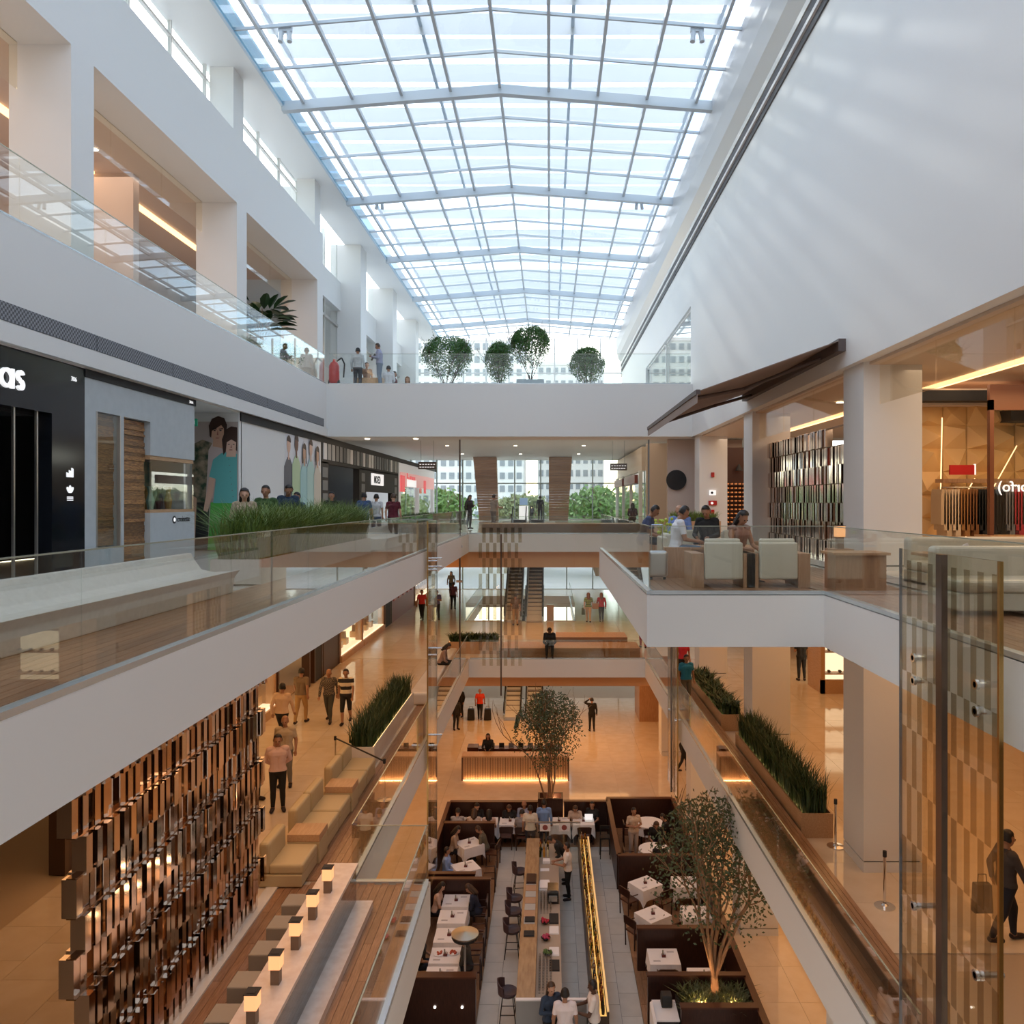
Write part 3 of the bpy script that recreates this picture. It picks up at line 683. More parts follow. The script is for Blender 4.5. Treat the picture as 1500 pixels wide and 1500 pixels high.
# ------------------------------------------------------------------ left shopfronts level 3
X3 = -9.0
s = thing('shopfront', 'glossy black shopfront with big white lettering at the left edge', 'shop', (X3, 9, 0))
MB().box(-.3, 0, 0, 5.2, 3.0, 3.98).box(-.3, 0, 5.2, 6.2, 0, 3.98).build('cladding', black, s)
MB().box(-3.5, -3.4, 0, 6.2, 0, 3.9).box(-3.4, -.3, 0, 5.2, 2.95, 3.0).build('interior', blackm, s)
MB().box(-.12, -.08, 4.9, 4.94, 0, 3).box(-.12, -.08, 4.3, 4.34, 0, 3).build('door_frame', steel, s)
MB().tube((-1.2, 4.0, 2.9), (-1.2, 4.0, 2.94), .06).build('downlight', spot, s)
ROT = (PI/2, 0, PI/2)
def ring(b, cy, cz, r, w, a0=0, a1=2*PI, n=24):
    for i in range(n):
        p, q = a0+(a1-a0)*i/n, a0+(a1-a0)*(i+1)/n
        b.prism([(cy+(r-w)*math.cos(p), cz+(r-w)*math.sin(p)), (cy+r*math.cos(p), cz+r*math.sin(p)), (cy+r*math.cos(q), cz+r*math.sin(q)), (cy+(r-w)*math.cos(q), cz+(r-w)*math.sin(q))], 'x', 0, .05)
def bar(b, y, z0, z1, w=.062): b.box(0, .05, y, y+w, z0, z1)
zb = 3.29; R_ = .165; b = MB(); y = 3.81
for ch_ in 'adida'[::-1]:
    if ch_ == 'i': y0_ = y+.25; bar(b, y0_+.03, zb, zb+.33); b.box(0, .05, y0_+.03, y0_+.092, zb+.36, zb+.42); y = y0_-.37; continue
    ring(b, y+.165, zb+R_, R_, .06); bar(b, y+.27, zb, zb+(.43 if ch_ == 'd' else .33)); y -= .375
b.build('lettering', signw, s); b = MB(); cy_ = 4.31
ring(b, cy_, zb+.245, .095, .058, .3, PI*1.5, 16); ring(b, cy_, zb+.093, .095, .058, -PI*.9+.1, PI/2, 16); b.build('lettering', signw, s)
text('306', .12, signw, s, (.01, 5.75, 3.80-.12), ROT, .004)
lg = MB()
for i in range(3): lg.prism([(5.62+i*.075, 1.86), (5.62+i*.075+.06, 1.86), (5.62+i*.075+.06, 1.93+i*.045), (5.62+i*.075-.0, 1.95+i*.045)], 'x', .0, .01)
for i, a in enumerate((-.7, 0, .7)):
    pts = [(5.73+math.sin(a)*.08+.035*math.cos(q)*math.cos(a)+.07*math.sin(q)*math.sin(a), 1.56+math.cos(a)*.08-.035*math.cos(q)*math.sin(a)+.07*math.sin(q)*math.cos(a)) for q in [2*PI*j/12 for j in range(12)]]
    lg.prism(pts, 'x', 0, .01)
for i in range(3): lg.box(0, .01, 5.64, 5.82, 1.42+i*.03, 1.437+i*.03)
lg.build('emblems', signw, s)
s = thing('shopfront', 'grey panelled kiosk shopfront with timber door and small display window', 'shop', (X3, 15.2, 0))
g_ = MB().box(-.3, 0, 0, .4, 0, 3.82).box(-.3, 0, .4, 2.5, 3.2, 3.82).box(-.3, 0, 1.25, 1.4, 0, 3.2).box(-.3, 0, 2.5, 4.7, 2.45, 3.82).box(-.3, 0, 2.5, 4.7, 0, 1.15).box(-.3, 0, .4, 1.25, 0, .45)
g_.build('cladding', grey, s); MB().box(-.3, .02, 0, 4.75, 3.82, 3.98).build('black_band', blackm, s)
bam = mat('bamboo_blocks', (.13, .05, .02), .4, col2=(.42, .22, .08), scale=5, stretch=(1, 1.5, 16), rnd=.45)
r_ = random.Random(5)
for y0, y1, z0, nm in ((.42, 1.23, .5, 'strip'), (1.42, 2.48, 0, 'strip')):
    z = z0
    while z < 3.15:
        hh = r_.choice((.05, .075, .1))
        MB().box(-.28+r_.uniform(0, .03), -.14+r_.uniform(0, .03), y0, y1, z+.002, min(z+hh, 3.18)).build('timber_strip', bam, s); z += hh
MB().box(-.05, -.03, .42, 1.23, .47, 3.18).build('display_glass', rail_g, s)
MB().box(-.06, .01, .38, .42, .45, 3.2).box(-.06, .01, 1.23, 1.27, .45, 3.2).build('display_frame', steel, s)
MB().box(-.14, -.1, 1.42, 1.46, 0, 3.15).build('light_strip', softlit, s)
MB().box(-.2, -.02, 2.52, 4.68, 1.15, 1.22).box(-.2, -.02, 2.52, 4.68, 2.36, 2.45).build('window_sill', woodh, s)
MB().box(-1.2, -1.1, 2.5, 4.7, 1.15, 2.4).build('window_back', mat('shop_teal', (.10, .20, .16), .5, col2=(.35, .32, .2), scale=4), s)
MB().box(-.03, -.015, 2.52, 4.68, 1.22, 2.36).build('display_glass', rail_g, s)
for i in range(9): MB().lathe([(.07, 0), (.1, .2), (.05, .35+.03*(i % 3)), (.09, .55)], c=(-.55-.2*(i % 2), 2.7+i*.22, 1.22), n=8).build('display_item', [mat('item_a', (.05, .06, .05), .5), mat('item_b', (.35, .5, .4), .5), mat('item_c', (.5, .3, .1), .5)][i % 3], s)
text('croisette', .19, blackm, s, (.01, 3.75, .92), ROT, .003)
MB().tube((0, 3.62, .97), (.012, 3.62, .97), .09, n=20).tube((.012, 3.62, .97), (.016, 3.62, .97), .05, n=16, m=1).build('logo_disc', [blackm, signw], s)
text('306A', .10, signw, s, (.03, 4.35, 3.86), ROT, .003)
# passage with ceiling, exit sign, posters
t = thing('exit_sign', 'green illuminated exit sign under the ceiling by the couple poster', 'sign', (-9.6, 21.0, 3.42))
MB().box(-.18, .18, -.03, .03, 0, .2).tube((0, 0, .2), (0, 0, .56), .02, n=6).build('housing', signg, t)
MB().box(.04, .12, -.035, -.03, .05, .15).prism([(-.13, .1), (-.07, .15), (-.07, .12), (0, .12), (0, .08), (-.07, .08), (-.07, .05)], 'y', -.035, -.03).build('pictogram', signw, t)
struct('wall_left', MB().box(-13, -9.0, 22.75, 22.95, 0, 4.0).box(-9.2, -9.0, 22.9, 30.9, 0, 4.0), white)
struct('wall_left', MB().box(-12.8, -9.3, 19.95, 20.05, 0, 4.0), white)
def P2(lst, parent, tf, m, name):
    b = MB()
    for poly in lst: b.prism(poly, 'y', 0, -.004)
    o = b.build(name, m, parent); return o
def ell(cx, cy, rx, ry, n=16, a0=0, a1=2*PI): return [(cx+rx*math.cos(a0+(a1-a0)*i/n), cy+ry*math.sin(a0+(a1-a0)*i/n)) for i in range(n)]
sk1 = mat('print_skin', (.62, .36, .24), .5); sk2 = mat('print_skin_dark', (.16, .07, .045), .5); sk3 = mat('print_skin_fair', (.72, .46, .34), .5)
hairp = mat('print_hair', (.05, .02, .012), .5); teal = mat('print_teal', (.13, .46, .44), .5); pgreen = mat('print_green', (.08, .42, .06), .5)
camo = pattern('print_camo', 'check', (.05, .10, .05), (.45, .33, .22), 9); camo.node_tree.nodes['Checker Texture'] if 'Checker Texture' in camo.node_tree.nodes else None
camo = mat('print_camo2', (.03, .06, .03), .5, col2=(.40, .30, .20), scale=5)
t = thing('poster', 'tall fashion poster of a man and a woman beside the white hoarding', 'poster', (-10.35, 22.74, 0))
MB().box(0, 1.33, 0, -.006, 0, 3.72).build('poster_sheet', mat('print_bg', (.50, .42, .38), .5), t)
def fig(parts, t, k=0):
    for i, (polys, m) in enumerate(parts):
        b = MB()
        for poly in polys: b.prism(poly, 'y', -.008-.003*(i+k), -.011-.003*(i+k))
        b.build('printed_figure', m, t)
fig([([[(.0, 1.35), (.52, 1.4), (.62, 2.6), (.58, 3.1), (.30, 3.2), (.0, 3.05)]], camo), ([[(.40, 1.5), (.75, 1.5), (.9, 2.9), (.62, 3.15), (.48, 2.9)]], mat('print_vest', (.62, .50, .46), .5)), ([[(.6, 3.0), (.9, 2.95), (.95, 3.35), (.62, 3.3)]], sk1),
     ([[(.08, 0), (.46, 0), (.50, 1.38), (.10, 1.38)]], blackm), ([[(0, 0), (.08, 0), (.14, 1.5), (0, 1.6)]], sk1), ([ell(.75, 3.45, .215, .33)], sk1), ([[(.52, 3.3), (.49, 3.6), (.58, 3.8), (.76, 3.88), (.94, 3.82), (1.02, 3.62), (.99, 3.35), (.93, 3.3), (.93, 3.52), (.85, 3.62), (.7, 3.52), (.58, 3.45), (.56, 3.25)]], hairp),
     ([[(.46, 0), (1.31, 0), (1.31, 1.42), (.55, 1.38)]], pgreen), ([[(.62, 1.36), (1.31, 1.36), (1.31, 2.78), (1.1, 2.85), (.85, 2.80), (.62, 2.62), (.50, 2.10), (.70, 2.05)]], teal),
     ([[(.51, 2.12), (.68, 2.07), (.62, 1.65), (.46, 1.1), (.34, 1.15), (.42, 1.6)]], sk3), ([[(1.0, 2.7), (1.28, 2.7), (1.28, 3.0), (1.02, 3.0)]], sk3), ([ell(1.14, 3.05, .19, .29)], sk3), ([[(.92, 2.75), (.88, 3.2), (.98, 3.48), (1.15, 3.58), (1.32, 3.55), (1.32, 2.85), (1.28, 2.9), (1.29, 3.12), (1.15, 3.2), (1.02, 3.12), (.99, 2.85)]], hairp),
     ([ell(.67, 3.46, .034, .016, 8), ell(.84, 3.46, .034, .016, 8), ell(1.08, 3.06, .03, .013, 8), ell(1.22, 3.06, .03, .013, 8), [(.61, 3.50), (.73, 3.49), (.73, 3.51), (.61, 3.53)], [(.79, 3.49), (.91, 3.50), (.91, 3.53), (.79, 3.51)]], blackm), ([ell(.75, 3.24, .06, .014, 8), ell(1.14, 2.90, .055, .014, 8), [(.735, 3.33), (.78, 3.33), (.76, 3.47)], [(1.13, 2.96), (1.17, 2.96), (1.15, 3.06)]], mat('print_lip', (.36, .12, .09), .5)),
     ([ell(1.2-.02*i, 1.55+.18*i, .014, .014, 6) for i in range(7)], dgrey)], t)
t = thing('poster', 'printed hoarding with a row of five people on a white wall', 'poster', (X3, 26.7, 0), PI/2)
hb = MB().box(0, 4.1, -.006, 0, 0, 3.75).build('poster_sheet', mat('print_white', (.78, .78, .80), .5), t)
gx = [(.35, sk3, mat('print_suit', (.10, .11, .14), .5)), (1.15, sk2, mat('print_lime', (.52, .66, .40), .5)), (2.0, sk1, mat('print_aqua', (.38, .62, .62), .5)), (2.75, sk3, mat('print_aqua2', (.45, .66, .62), .5)), (3.55, sk1, mat('print_peach', (.62, .58, .50), .5))]
for i, (x, sk, sh) in enumerate(gx):
    hgt = (3.35, 3.45, 3.2, 3.4, 3.2)[i]
    fig([([[(x-.44, 0), (x+.46, 0), (x+.46, hgt-.75), (x+.14, hgt-.42), (x-.14, hgt-.42), (x-.45, hgt-.75)]], sh), ([[(x-.07, hgt-.5), (x+.07, hgt-.5), (x+.06, hgt-.2), (x-.06, hgt-.2)]], sk), ([ell(x, hgt, .19, .28)], sk),
         ([ell(x, hgt+.12, .21, .22, 14, -.1, PI+.1)]+([[(x-.21, hgt+.15), (x-.14, hgt+.15), (x-.15, hgt-.4), (x-.25, hgt-.4)], [(x+.14, hgt+.15), (x+.21, hgt+.15), (x+.25, hgt-.4), (x+.15, hgt-.4)]] if i in (2, 4) else []), hairp)], t, i*4)
struct('trim_12', MB().box(-8.99, -8.96, 22.8, 62, 3.75, 4.0), blackm)
# black tiled store
s = thing('shopfront', 'black shopfront with a frieze of small lettered tiles beyond the posters', 'shop', (X3, 30.95, 0))
MB().box(-.3, 0, 0, 15.8, 2.95, 3.9).box(-.3, 0, 0, 1.0, 0, 3).box(-.3, 0, 6.2, 7.6, 0, 3).box(-.3, 0, 7.6, 14.2, 1.9, 3).box(-.3, 0, 14.2, 15.8, 0, 3).build('cladding', blackm, s)
r_ = random.Random(9)
for i in range(26):
    g_ = r_.choice((.03, .12, .3, .75)); MB().box(.0, .03, .25+i*.6, .25+i*.6+.45, 3.1, 3.75).build('frieze_tile', mat('tile_%d' % int(g_*100), (g_, g_, g_*1.02), .4), s)
for k_, y_ in enumerate((.5, 6.9, 14.9)):
    for j in range(5): MB().box(0, .02, y_-.35, y_+.35, .3+j*.52, .3+j*.52+.4).build('frieze_tile', dgrey, s)
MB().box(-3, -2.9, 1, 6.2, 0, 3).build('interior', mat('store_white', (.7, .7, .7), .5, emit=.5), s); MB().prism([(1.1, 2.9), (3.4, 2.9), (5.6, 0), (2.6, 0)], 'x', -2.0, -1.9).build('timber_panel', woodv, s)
for i in range(4): MB().ball((-1.5, 2+i*.8, 2.6-.12*i), .1, 8).build('globe_lamp', warmlit, s)
MB().box(0, .06, 8.6, 11.4, 2.25, 2.85).build('name_plate', signw, s, bevel=.05); text('MIXED', .52, blackm, s, (.07, 9.0, 2.36), ROT, .004, bold=.015)
s = thing('shopfront', 'white shopfront with red and white sign band near the far left windows', 'shop', (X3, 46.9, 0))
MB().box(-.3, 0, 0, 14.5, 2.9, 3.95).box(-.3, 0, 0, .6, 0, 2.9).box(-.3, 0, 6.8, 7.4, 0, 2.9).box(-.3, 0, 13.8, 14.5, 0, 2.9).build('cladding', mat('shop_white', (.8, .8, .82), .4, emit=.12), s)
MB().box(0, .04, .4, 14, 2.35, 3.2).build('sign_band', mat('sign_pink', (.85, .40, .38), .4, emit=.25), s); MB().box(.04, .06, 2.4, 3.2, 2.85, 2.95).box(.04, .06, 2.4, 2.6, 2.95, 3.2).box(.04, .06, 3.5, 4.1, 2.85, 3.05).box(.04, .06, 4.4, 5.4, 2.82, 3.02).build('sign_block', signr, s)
MB().box(.04, .06, 2.4, 5.8, 2.35, 2.8).build('sign_block', signw, s)
MB().box(.04, .07, .3, 1.6, 2.0, 3.0).box(.04, .07, 9.0, 9.9, 2.0, 2.9).build('sign_block', signr, s)
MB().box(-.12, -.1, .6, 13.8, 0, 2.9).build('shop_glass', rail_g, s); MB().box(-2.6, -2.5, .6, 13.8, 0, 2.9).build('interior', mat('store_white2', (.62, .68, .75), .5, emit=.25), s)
# hanging direction signs
for k, (px, py, Y, lb) in enumerate(((626, 682, 37, 'dark hanging direction sign on the far left under the ceiling'), (906, 684, 39, 'dark hanging direction sign on the far right under the ceiling'))):
    x = (px-CX)*Y/F; z = EH+(CY-py)*Y/F
    t = thing('direction_sign', lb, 'sign', (x, Y, z))
    MB().box(-.42, .42, -.05, .05, -.17, .17).build('panel', mat('sign_brown', (.07, .05, .045), .4), t)
    m_ = MB()
    for i in range(6): m_.box(-.36+i*.13, -.28+i*.13, -.056, -.05, .04, .07); m_.box(-.36+i*.12, -.27+i*.12, -.056, -.05, -.09, -.06)
    m_.build('pictogram', signw, t)
    MB().tube((-.3, 0, .17), (-.3, 0, 4.65-z), .008, n=5).tube((.3, 0, .17), (.3, 0, 4.65-z), .008, n=5).build('hanger', dgrey, t)
# ceiling downlights L3
struct('ceiling', MB().box(-16, -9.0, -3, 31.3, 3.98, 4.02), white2)
dl = MB().tube((0, 0, 0), (0, 0, -.02), .09, n=14).mesh('downlight', spot); dr = MB().tube((0, 0, -.0), (0, 0, -.012), .125, n=14).mesh('rim', white2)
k = 0
def downlight(x, y, z, lb):
    t = thing('downlight', lb, 'lamp', (x, y, z), group='recessed ceiling downlights'); place('lens', dl, t, (0, 0, 0)); place('rim', dr, t)
for x in (-6, -2, 2): 
    for y in (38, 46, 54): downlight(x, y, 4.69, 'small recessed downlight in the far shop level ceiling')
for x in (-7.5, -5.5): downlight(x, 32.3, 3.99, 'small recessed downlight under the white upper bridge at left')
for y in (17, 20, 25, 28): downlight(7.4, y, 3.94, 'small recessed downlight in the ceiling behind the right pillars')
for y in (10, 13, 17.5, 20, 27): downlight(-11.6, y, 10.39, 'small recessed downlight in the upper left corridor ceiling')
# ------------------------------------------------------------------ right shops level 3
s = thing('shopfront', 'amber lit clothing shop with faceted wall panels at the right edge', 'shop', (8.0, 17.0, 0))
amber = mat('amber_panel', (.72, .46, .20), .4)
for i in range(9):
    for j in range(7):
        x0, z0, q = i*.52, .05+j*.5, .5; ap = (x0+q*(.5+.3*((i*3+j) % 3-1)), z0+q*(.5+.3*((i+j*2) % 3-1))); dd = -.16
        vs = [(x0, 0, z0), (x0+q, 0, z0), (x0+q, 0, z0+q), (x0, 0, z0+q), (ap[0], dd, ap[1])]
        MB().add(vs, [(0, 1, 4), (1, 2, 4), (2, 3, 4), (3, 0, 4)]).build('facet_panel', amber, s)
MB().box(-.1, 5, .02, .1, 0, 3.7).build('back_wall', amber, s)
st_ = MB()
for (a, b, c_, d) in ((.35, .6, .4, 3.2), (.35, .6, 1.1, 1.9), (2.0, 2.6, .9, .64), (2.0, 1.55, 2.9, 2.5)): st_.tube((a, -.2, b), (c_, -.2, d), .012, n=4)
st_.build('light_strip', softlit, s)
MB().box(-.2, 1.75, -.35, .0, 3.45, 3.8).build('sign_box', beigep, s); MB().box(-.25, 3.2, -.7, -.36, 3.5, 3.72).box(1.7, 3.2, -.5, 0, 3.1, 3.35).build('black_band', blackm, s)
MB().box(.64, .72, -1.6, -1.5, 0, 3.4).box(.64, 6, -1.6, -1.5, 3.2, 3.7).build('brown_post', mat('post_brown', (.16, .06, .03), .4), s)
MB().box(.72, 6, -1.56, -1.54, 0, 3.2).build('shop_glass', rail_g, s)
text('montorfo)', .30, signw, s, (2.05, -1.6, 1.60), (PI/2, 0, 0), .01, mirror_x=True)
MB().box(.25, 4.5, -.55, -.2, 1.8, 1.88).build('garment_shelf', woodv, s); MB().tube((.2, -.6, 1.7), (4.6, -.6, 1.7), .015).build('garment_rail', steel, s)
cols = [(.55, .40, .25), (.65, .5, .35), (.35, .16, .05), (.22, .09, .03), (.01, .01, .012), (.012, .012, .02), (.01, .01, .01), (.2, .2, .25), (.5, .03, .05), (.6, .5, .45)]
for i in range(30):
    c_ = cols[min(9, i*10//30)]; h = .75+.12*((i*7) % 3)
    tg = thing('garment', '%s garment hanging on the rail of the amber lit shop' % ['tan', 'beige', 'brown', 'dark brown', 'black', 'midnight blue', 'jet black', 'grey', 'red', 'sand coloured'][min(9, i*10//30)], 'clothing', (8.12+i*.062, 16.4, 1.68), group='garments on the rail of the amber lit shop')
    MB().prism([(-.03, -.02), (.03, -.02), (.045, -.15), (.05, -h), (-.05, -h), (-.045, -.15)], 'y', -.22, .22).build('cloth_body', mat('garment_%d' % (i*10//30), c_, .8), tg)
    MB().path([(0, 0, .03), (0, 0, -.02)], .006, 4).build('hanger_hook', steel, tg)
s = thing('direction_sign', 'small red and white sign in front of the amber shop', 'sign', (8.15, 16.0, 1.95)); MB().box(-.0, .5, -.02, .02, 0, .2).build('panel', red, s); MB().box(.5, .53, -.02, .02, 0, .22).build('edge', signw, s)
s = thing('cafe_table', 'small table before the amber lit shop', 'table', (9.0, 15.6, 0)); MB().box(-.4, .4, -.3, .3, .7, .74).build('table_top', woodh, s); MB().tube((0, 0, 0), (0, 0, .7), .04).build('pedestal', blackm, s)
# shops behind mirrored screen
s = thing('shopfront', 'dim red and amber lit shop behind the mirrored screen', 'shop', (12.2, 17.5, 0))
MB().box(0, .1, 0, 13, 0, 3.9).build('back_wall', mat('dim_shop', (.10, .06, .04), .5, col2=(.40, .22, .12), scale=1.2), s)
MB().box(-1.2, -.8, 1, 12, 0, 1.0).build('sales_counter', blackm, s); MB().box(-.06, -.02, .5, 8, 2.4, 3.0).build('sign_band', mat('sign_dim_red', (.6, .05, .05), .4, emit=.8), s)
s = thing('wine_shelf', 'dark wine shop wall of glowing bottle racks beyond the white pillar', 'shelf', (6.9, 31.5, 0))
MB().box(0, 1.6, .3, .4, 0, 3.6).build('cabinet', mat('wine_dark', (.05, .015, .01), .4), s)
for j in range(11):
    MB().box(.05, 1.5, .0, .3, .35+j*.17, .37+j*.17).build('rack', darkw, s)
    for i in range(9): MB().tube((.12+i*.16, -.02, .42+j*.17), (.12+i*.16, .25, .42+j*.17), .028, n=6).build('bottle_end', mat('bottle_glow', (.7, .25, .08), .3, emit=.35), s)
MB().tube((.7, 0, 2.65), (.7, 0, 2.9), .16, .03, 12).build('pendant_lamp', blackm, s)
struct('wall_right', MB().box(4.9, 8, 32.6, 32.8, 0, 3.98), pink); 
struct('wall_right', MB().box(5.9, 6.9, 34, 36, 0, 4.6), beigep); struct('wall_right', MB().box(5.35, 5.6, 45.6, 62, 3.2, 4.6).box(5.3, 8, 43, 43.2, 0, 4.6), beigep)
s = thing('shopfront', 'white framed glass shopfront with brown sign boards at the far right', 'shop', (5.3, 45.6, 0))
for y in (0, 5.2, 10.5, 15.8): MB().box(-.1, .1, y, y+.25, 0, 3.2).build('post', white, s)
MB().box(-.02, .02, .2, 16, 0, 3.0).build('shop_glass', clear_g, s)
MB().box(-.3, -.1, .6, 7.2, 2.5, 3.0).build('sign_board', mat('sign_maroon', (.22, .04, .03), .4), s); MB().box(-.3, -.1, 8.6, 15, 2.5, 3.0).build('sign_board', mat('sign_maroon', (.22, .04, .03), .4), s)
# fire signs on pillar
for k, (z, col_, lb, w_) in enumerate(((2.45, red, 'small red alarm box high on the white pillar', .06), (1.75, signw, 'white pictogram sign on the white pillar', .12), (1.35, red, 'red fire equipment sign on the white pillar', .16), (1.0, red, 'small red call point low on the white pillar', .06))):
    t = thing('wall_sign', lb, 'sign', (6.35, 30.55, z)); MB().box(-w_, w_, -.02, .04, -.09, .09).build('plate', col_, t)
    if k in (1, 2): MB().tube((-.03, -.03, 0), (-.03, -.02, 0), .05, n=12).build('pictogram', blackm if k == 1 else signw, t)
t = thing('round_sign', 'black round shop sign with white lettering left of the white pillar', 'sign', (5.25, 32.5, 2.3)); MB().tube((0, -.02, 0), (0, .05, 0), .42, n=24).build('disc', blackm, t)
MB().lathe([(.36, 0), (.38, 0), (.38, .01), (.36, .01)], n=24).build('ring', signw, t).rotation_euler = (PI/2, 0, 0)
# ------------------------------------------------------------------ level 2 shops left
X2 = -8.95
disp = mat('display_gold', (.95, .62, .25), .5, emit=.55); dispw = mat('display_cream', (1, .82, .55), .5, emit=.8)
for k, (y0, y1, kind) in enumerate(((14.5, 20.5, 'dark'), (20.6, 25.7, 'gold'), (25.9, 29.4, 'open'), (29.9, 31.0, 'post'), (31.1, 33.5, 'dark'), (33.6, 37.5, 'gold'), (37.6, 42.4, 'cream'), (42.8, 44.3, 'post'), (44.5, 52, 'red'), (52.3, 61.5, 'cream'))):
    lab = {'dark': 'dark panelled shopfront on the lower left walkway', 'gold': 'gold lit shop display window on the lower left walkway', 'open': 'orange lit shop entrance on the lower left walkway', 'post': 'dark entrance pier on the lower left walkway', 'cream': 'cream lit shop display window on the lower left walkway', 'red': 'dark red shopfront on the lower left walkway'}[kind]
    lab += ', ' + ['nearest to the mirrored screen', 'nearest to the camera', 'behind the walking men', 'beside the orange entrance', 'between the pier and the second window', 'second in the row', 'third in the row', 'before the red shop', 'before the bridge', 'at the far windows'][k]
    s = thing('shop_window', lab, 'shop', (X2, y0, Z2)); L = y1-y0; wd_ = mat('shop_frame', (.07, .035, .02), .4)
    MB().box(-.3, 0, 0, L, 3.4, 4.6).box(-.3, 0, 0, .12, 0, 3.4).box(-.3, 0, L-.12, L, 0, 3.4).build('frame', woodv if kind in ('gold', 'cream') else wd_, s)
    if kind in ('gold', 'cream'):
        MB().box(-1.2, -1.1, .1, L-.1, 0, 3.4).build('backdrop', disp if kind == 'gold' else dispw, s)
        MB().box(-1.1, 0, .1, L-.1, 0, .32).build('display_floor', dispw, s); MB().box(-.0, .08, 0, L, 0, .28).build('plinth', woodh, s)
        MB().box(-.04, -.02, .12, L-.12, .3, 3.4).build('shop_glass', clear_g, s)
        for i in range(int(L)):
            MB().box(-.75, -.4, .5+i, .95+i, .32, .6).build('display_block', woodh, s)
            MB().prism([(.55+i, .6), (.9+i, .6), (.84+i, .9), (.61+i, .9)], 'x', -.66, -.5).build('handbag', mat('bag_brown', (.2, .1, .05), .4), s)
    elif kind == 'open':
        MB().box(-3.2, -3.1, 0, L, 0, 3.6).build('backdrop', mat('orange_wall', (.55, .20, .05), .5, emit=.25), s); MB().box(-3, -1.5, .3, 1.3, 0, .9).build('shop_table', blackm, s)
        MB().box(-3.1, -.3, 0, L, 0, .02).build('shop_floor', woodh, s)
    else:
        MB().box(-.25, -.02, .1, L-.1, 0, 3.4).build('panel', {'dark': darkw, 'post': blackm, 'red': mat('shop_red', (.25, .04, .03), .4)}[kind], s)
        if kind == 'red':
            for i in range(5): MB().box(-.02, .03, .6+i*1.4, 1.3+i*1.4, 1.2, 2.4).build('picture', mat('pic_red', (.5, .12, .08), .4), s)
# level 2 right shop
s = thing('shop_window', 'lit shoe display window beyond the pillars on the lower right', 'shop', (9.75, 28.2, Z2))
MB().box(0, .15, 0, 1.45, 0, 4.2).box(0, 3, 0, .1, 0, .5).box(0, 3, 0, .1, 3.2, 4.2).box(2.9, 3, 0, .1, 0, 3.2).build('frame', woodh, s)
MB().box(.2, 3, 1.4, 1.5, 0, 3.3).build('backdrop', dispw, s); MB().box(.1, 2.9, .02, .04, .5, 3.2).build('shop_glass', clear_g, s)
for i in range(3):
    MB().box(.3, 2.8, .4, .8, .6+i*.8, .64+i*.8).build('shelf', woodv, s)
    for j in range(6): MB().ball((.5+j*.4, .6, .69+i*.8), .1, 8, sc_=(.6, 1.2, .5)).build('shoe', blackm, s)
# ------------------------------------------------------------------ facade and outside
fd = thing('window_1', None, None, (0, 62, Z1), kind='structure')
for i in range(12):
    x = -13+i*2.05
    for z0, z1 in ((0, 4.75), (5.6, 10.3), (11.1, 15.8)):
        MB().box(x+.05, x+2.0, -.02, .02, z0, z1).build('pane', clear_g, fd)
    MB().box(x-.045, x+.045, -.12, .06, 0, 15.8).build('mullion', mat('mullion_green', (.35, .42, .40), .4, .3), fd)
MB().box(-13, 11.6, -.08, .08, 13.9, 14.0).build('transom', mat('mullion_green', (.35, .42, .40), .4, .3), fd)
struct('trim_13', MB().box(-16, 14, 61.9, 62.3, Z2-.82, Z2+.05).box(-16, 14, 61.9, 62.3, -.8, .05).box(-16, 14, 61.9, 62.3, 4.68, 6.2), white)
for k, (xa, xb, dx) in enumerate(((-6.0, -4.1, 1.3), (1.55-.2, 3.3-.2, -.75))):
    # leaning timber clad piers
    Y = 57.5; t = thing('timber_pier', 'leaning pier clad in horizontal oak boards, %s of the two' % ['left', 'right'][k], 'pillar', (0, Y, 0))
    if k == 0: tx0, tx1, bx0, bx1 = (693-CX)*Y/F, (727-CX)*Y/F, (702-CX)*Y/F, (730-CX)*Y/F
    else: tx0, tx1, bx0, bx1 = (804-CX)*Y/F, (838-CX)*Y/F, (804-CX)*Y/F, (832-CX)*Y/F
    n = 24
    for i in range(n):
        a, b = i/n, (i+1)/n; f0 = lambda u: bx0+(tx0-bx0)*u; f1 = lambda u: bx1+(tx1-bx1)*u
        z0, z1 = a*4.68+.008, b*4.68-.008
        MB().prism([(f0(a), z0), (f1(a), z0), (f1(b), z1), (f0(b), z1)], 'y', 0, .8).build('board', mat('pier_oak', (.46, .27, .15), .5, col2=(.60, .38, .23), scale=4, stretch=(.4, .4, 8), rnd=.15), t)
struct('floor', MB().box(-80, 80, 62.3, 200, -6.1, -5.6), mat('paving_out', (.62, .60, .56), .8))
def building(label, x0, x1, y0, y1, z0, z1, nx, nz, m):
    t = thing('building', label, 'building', ((x0+x1)/2, y0, z0)); w = (x1-x0); H = z1-z0
    MB().box(-w/2, w/2, 0, y1-y0, 0, H).build('walls', m, t)
    me = MB().box(-.3*w/nx, .3*w/nx, -.15, .05, 0, .5*H/nz).mesh('window', mat('far_window', (.30, .33, .36), .3))
    for i in range(nx):
        for j in range(nz):
            place('window', me, t, (-w/2+(i+.5)*w/nx, 0, (j+.3)*H/nz))
    MB().box(-w/2-.2, w/2+.2, -.2, y1-y0, H, H+.5).build('parapet', m, t)
bm = mat('far_concrete', (.9, .89, .87), .8)
building('pale office block with small windows seen through the far left glazing', -22, -4, 120, 135, -5.6, 26, 14, 16, bm)
building('pale apartment block seen through the centre of the far glazing', -2, 9, 130, 145, -5.6, 24, 9, 14, bm)
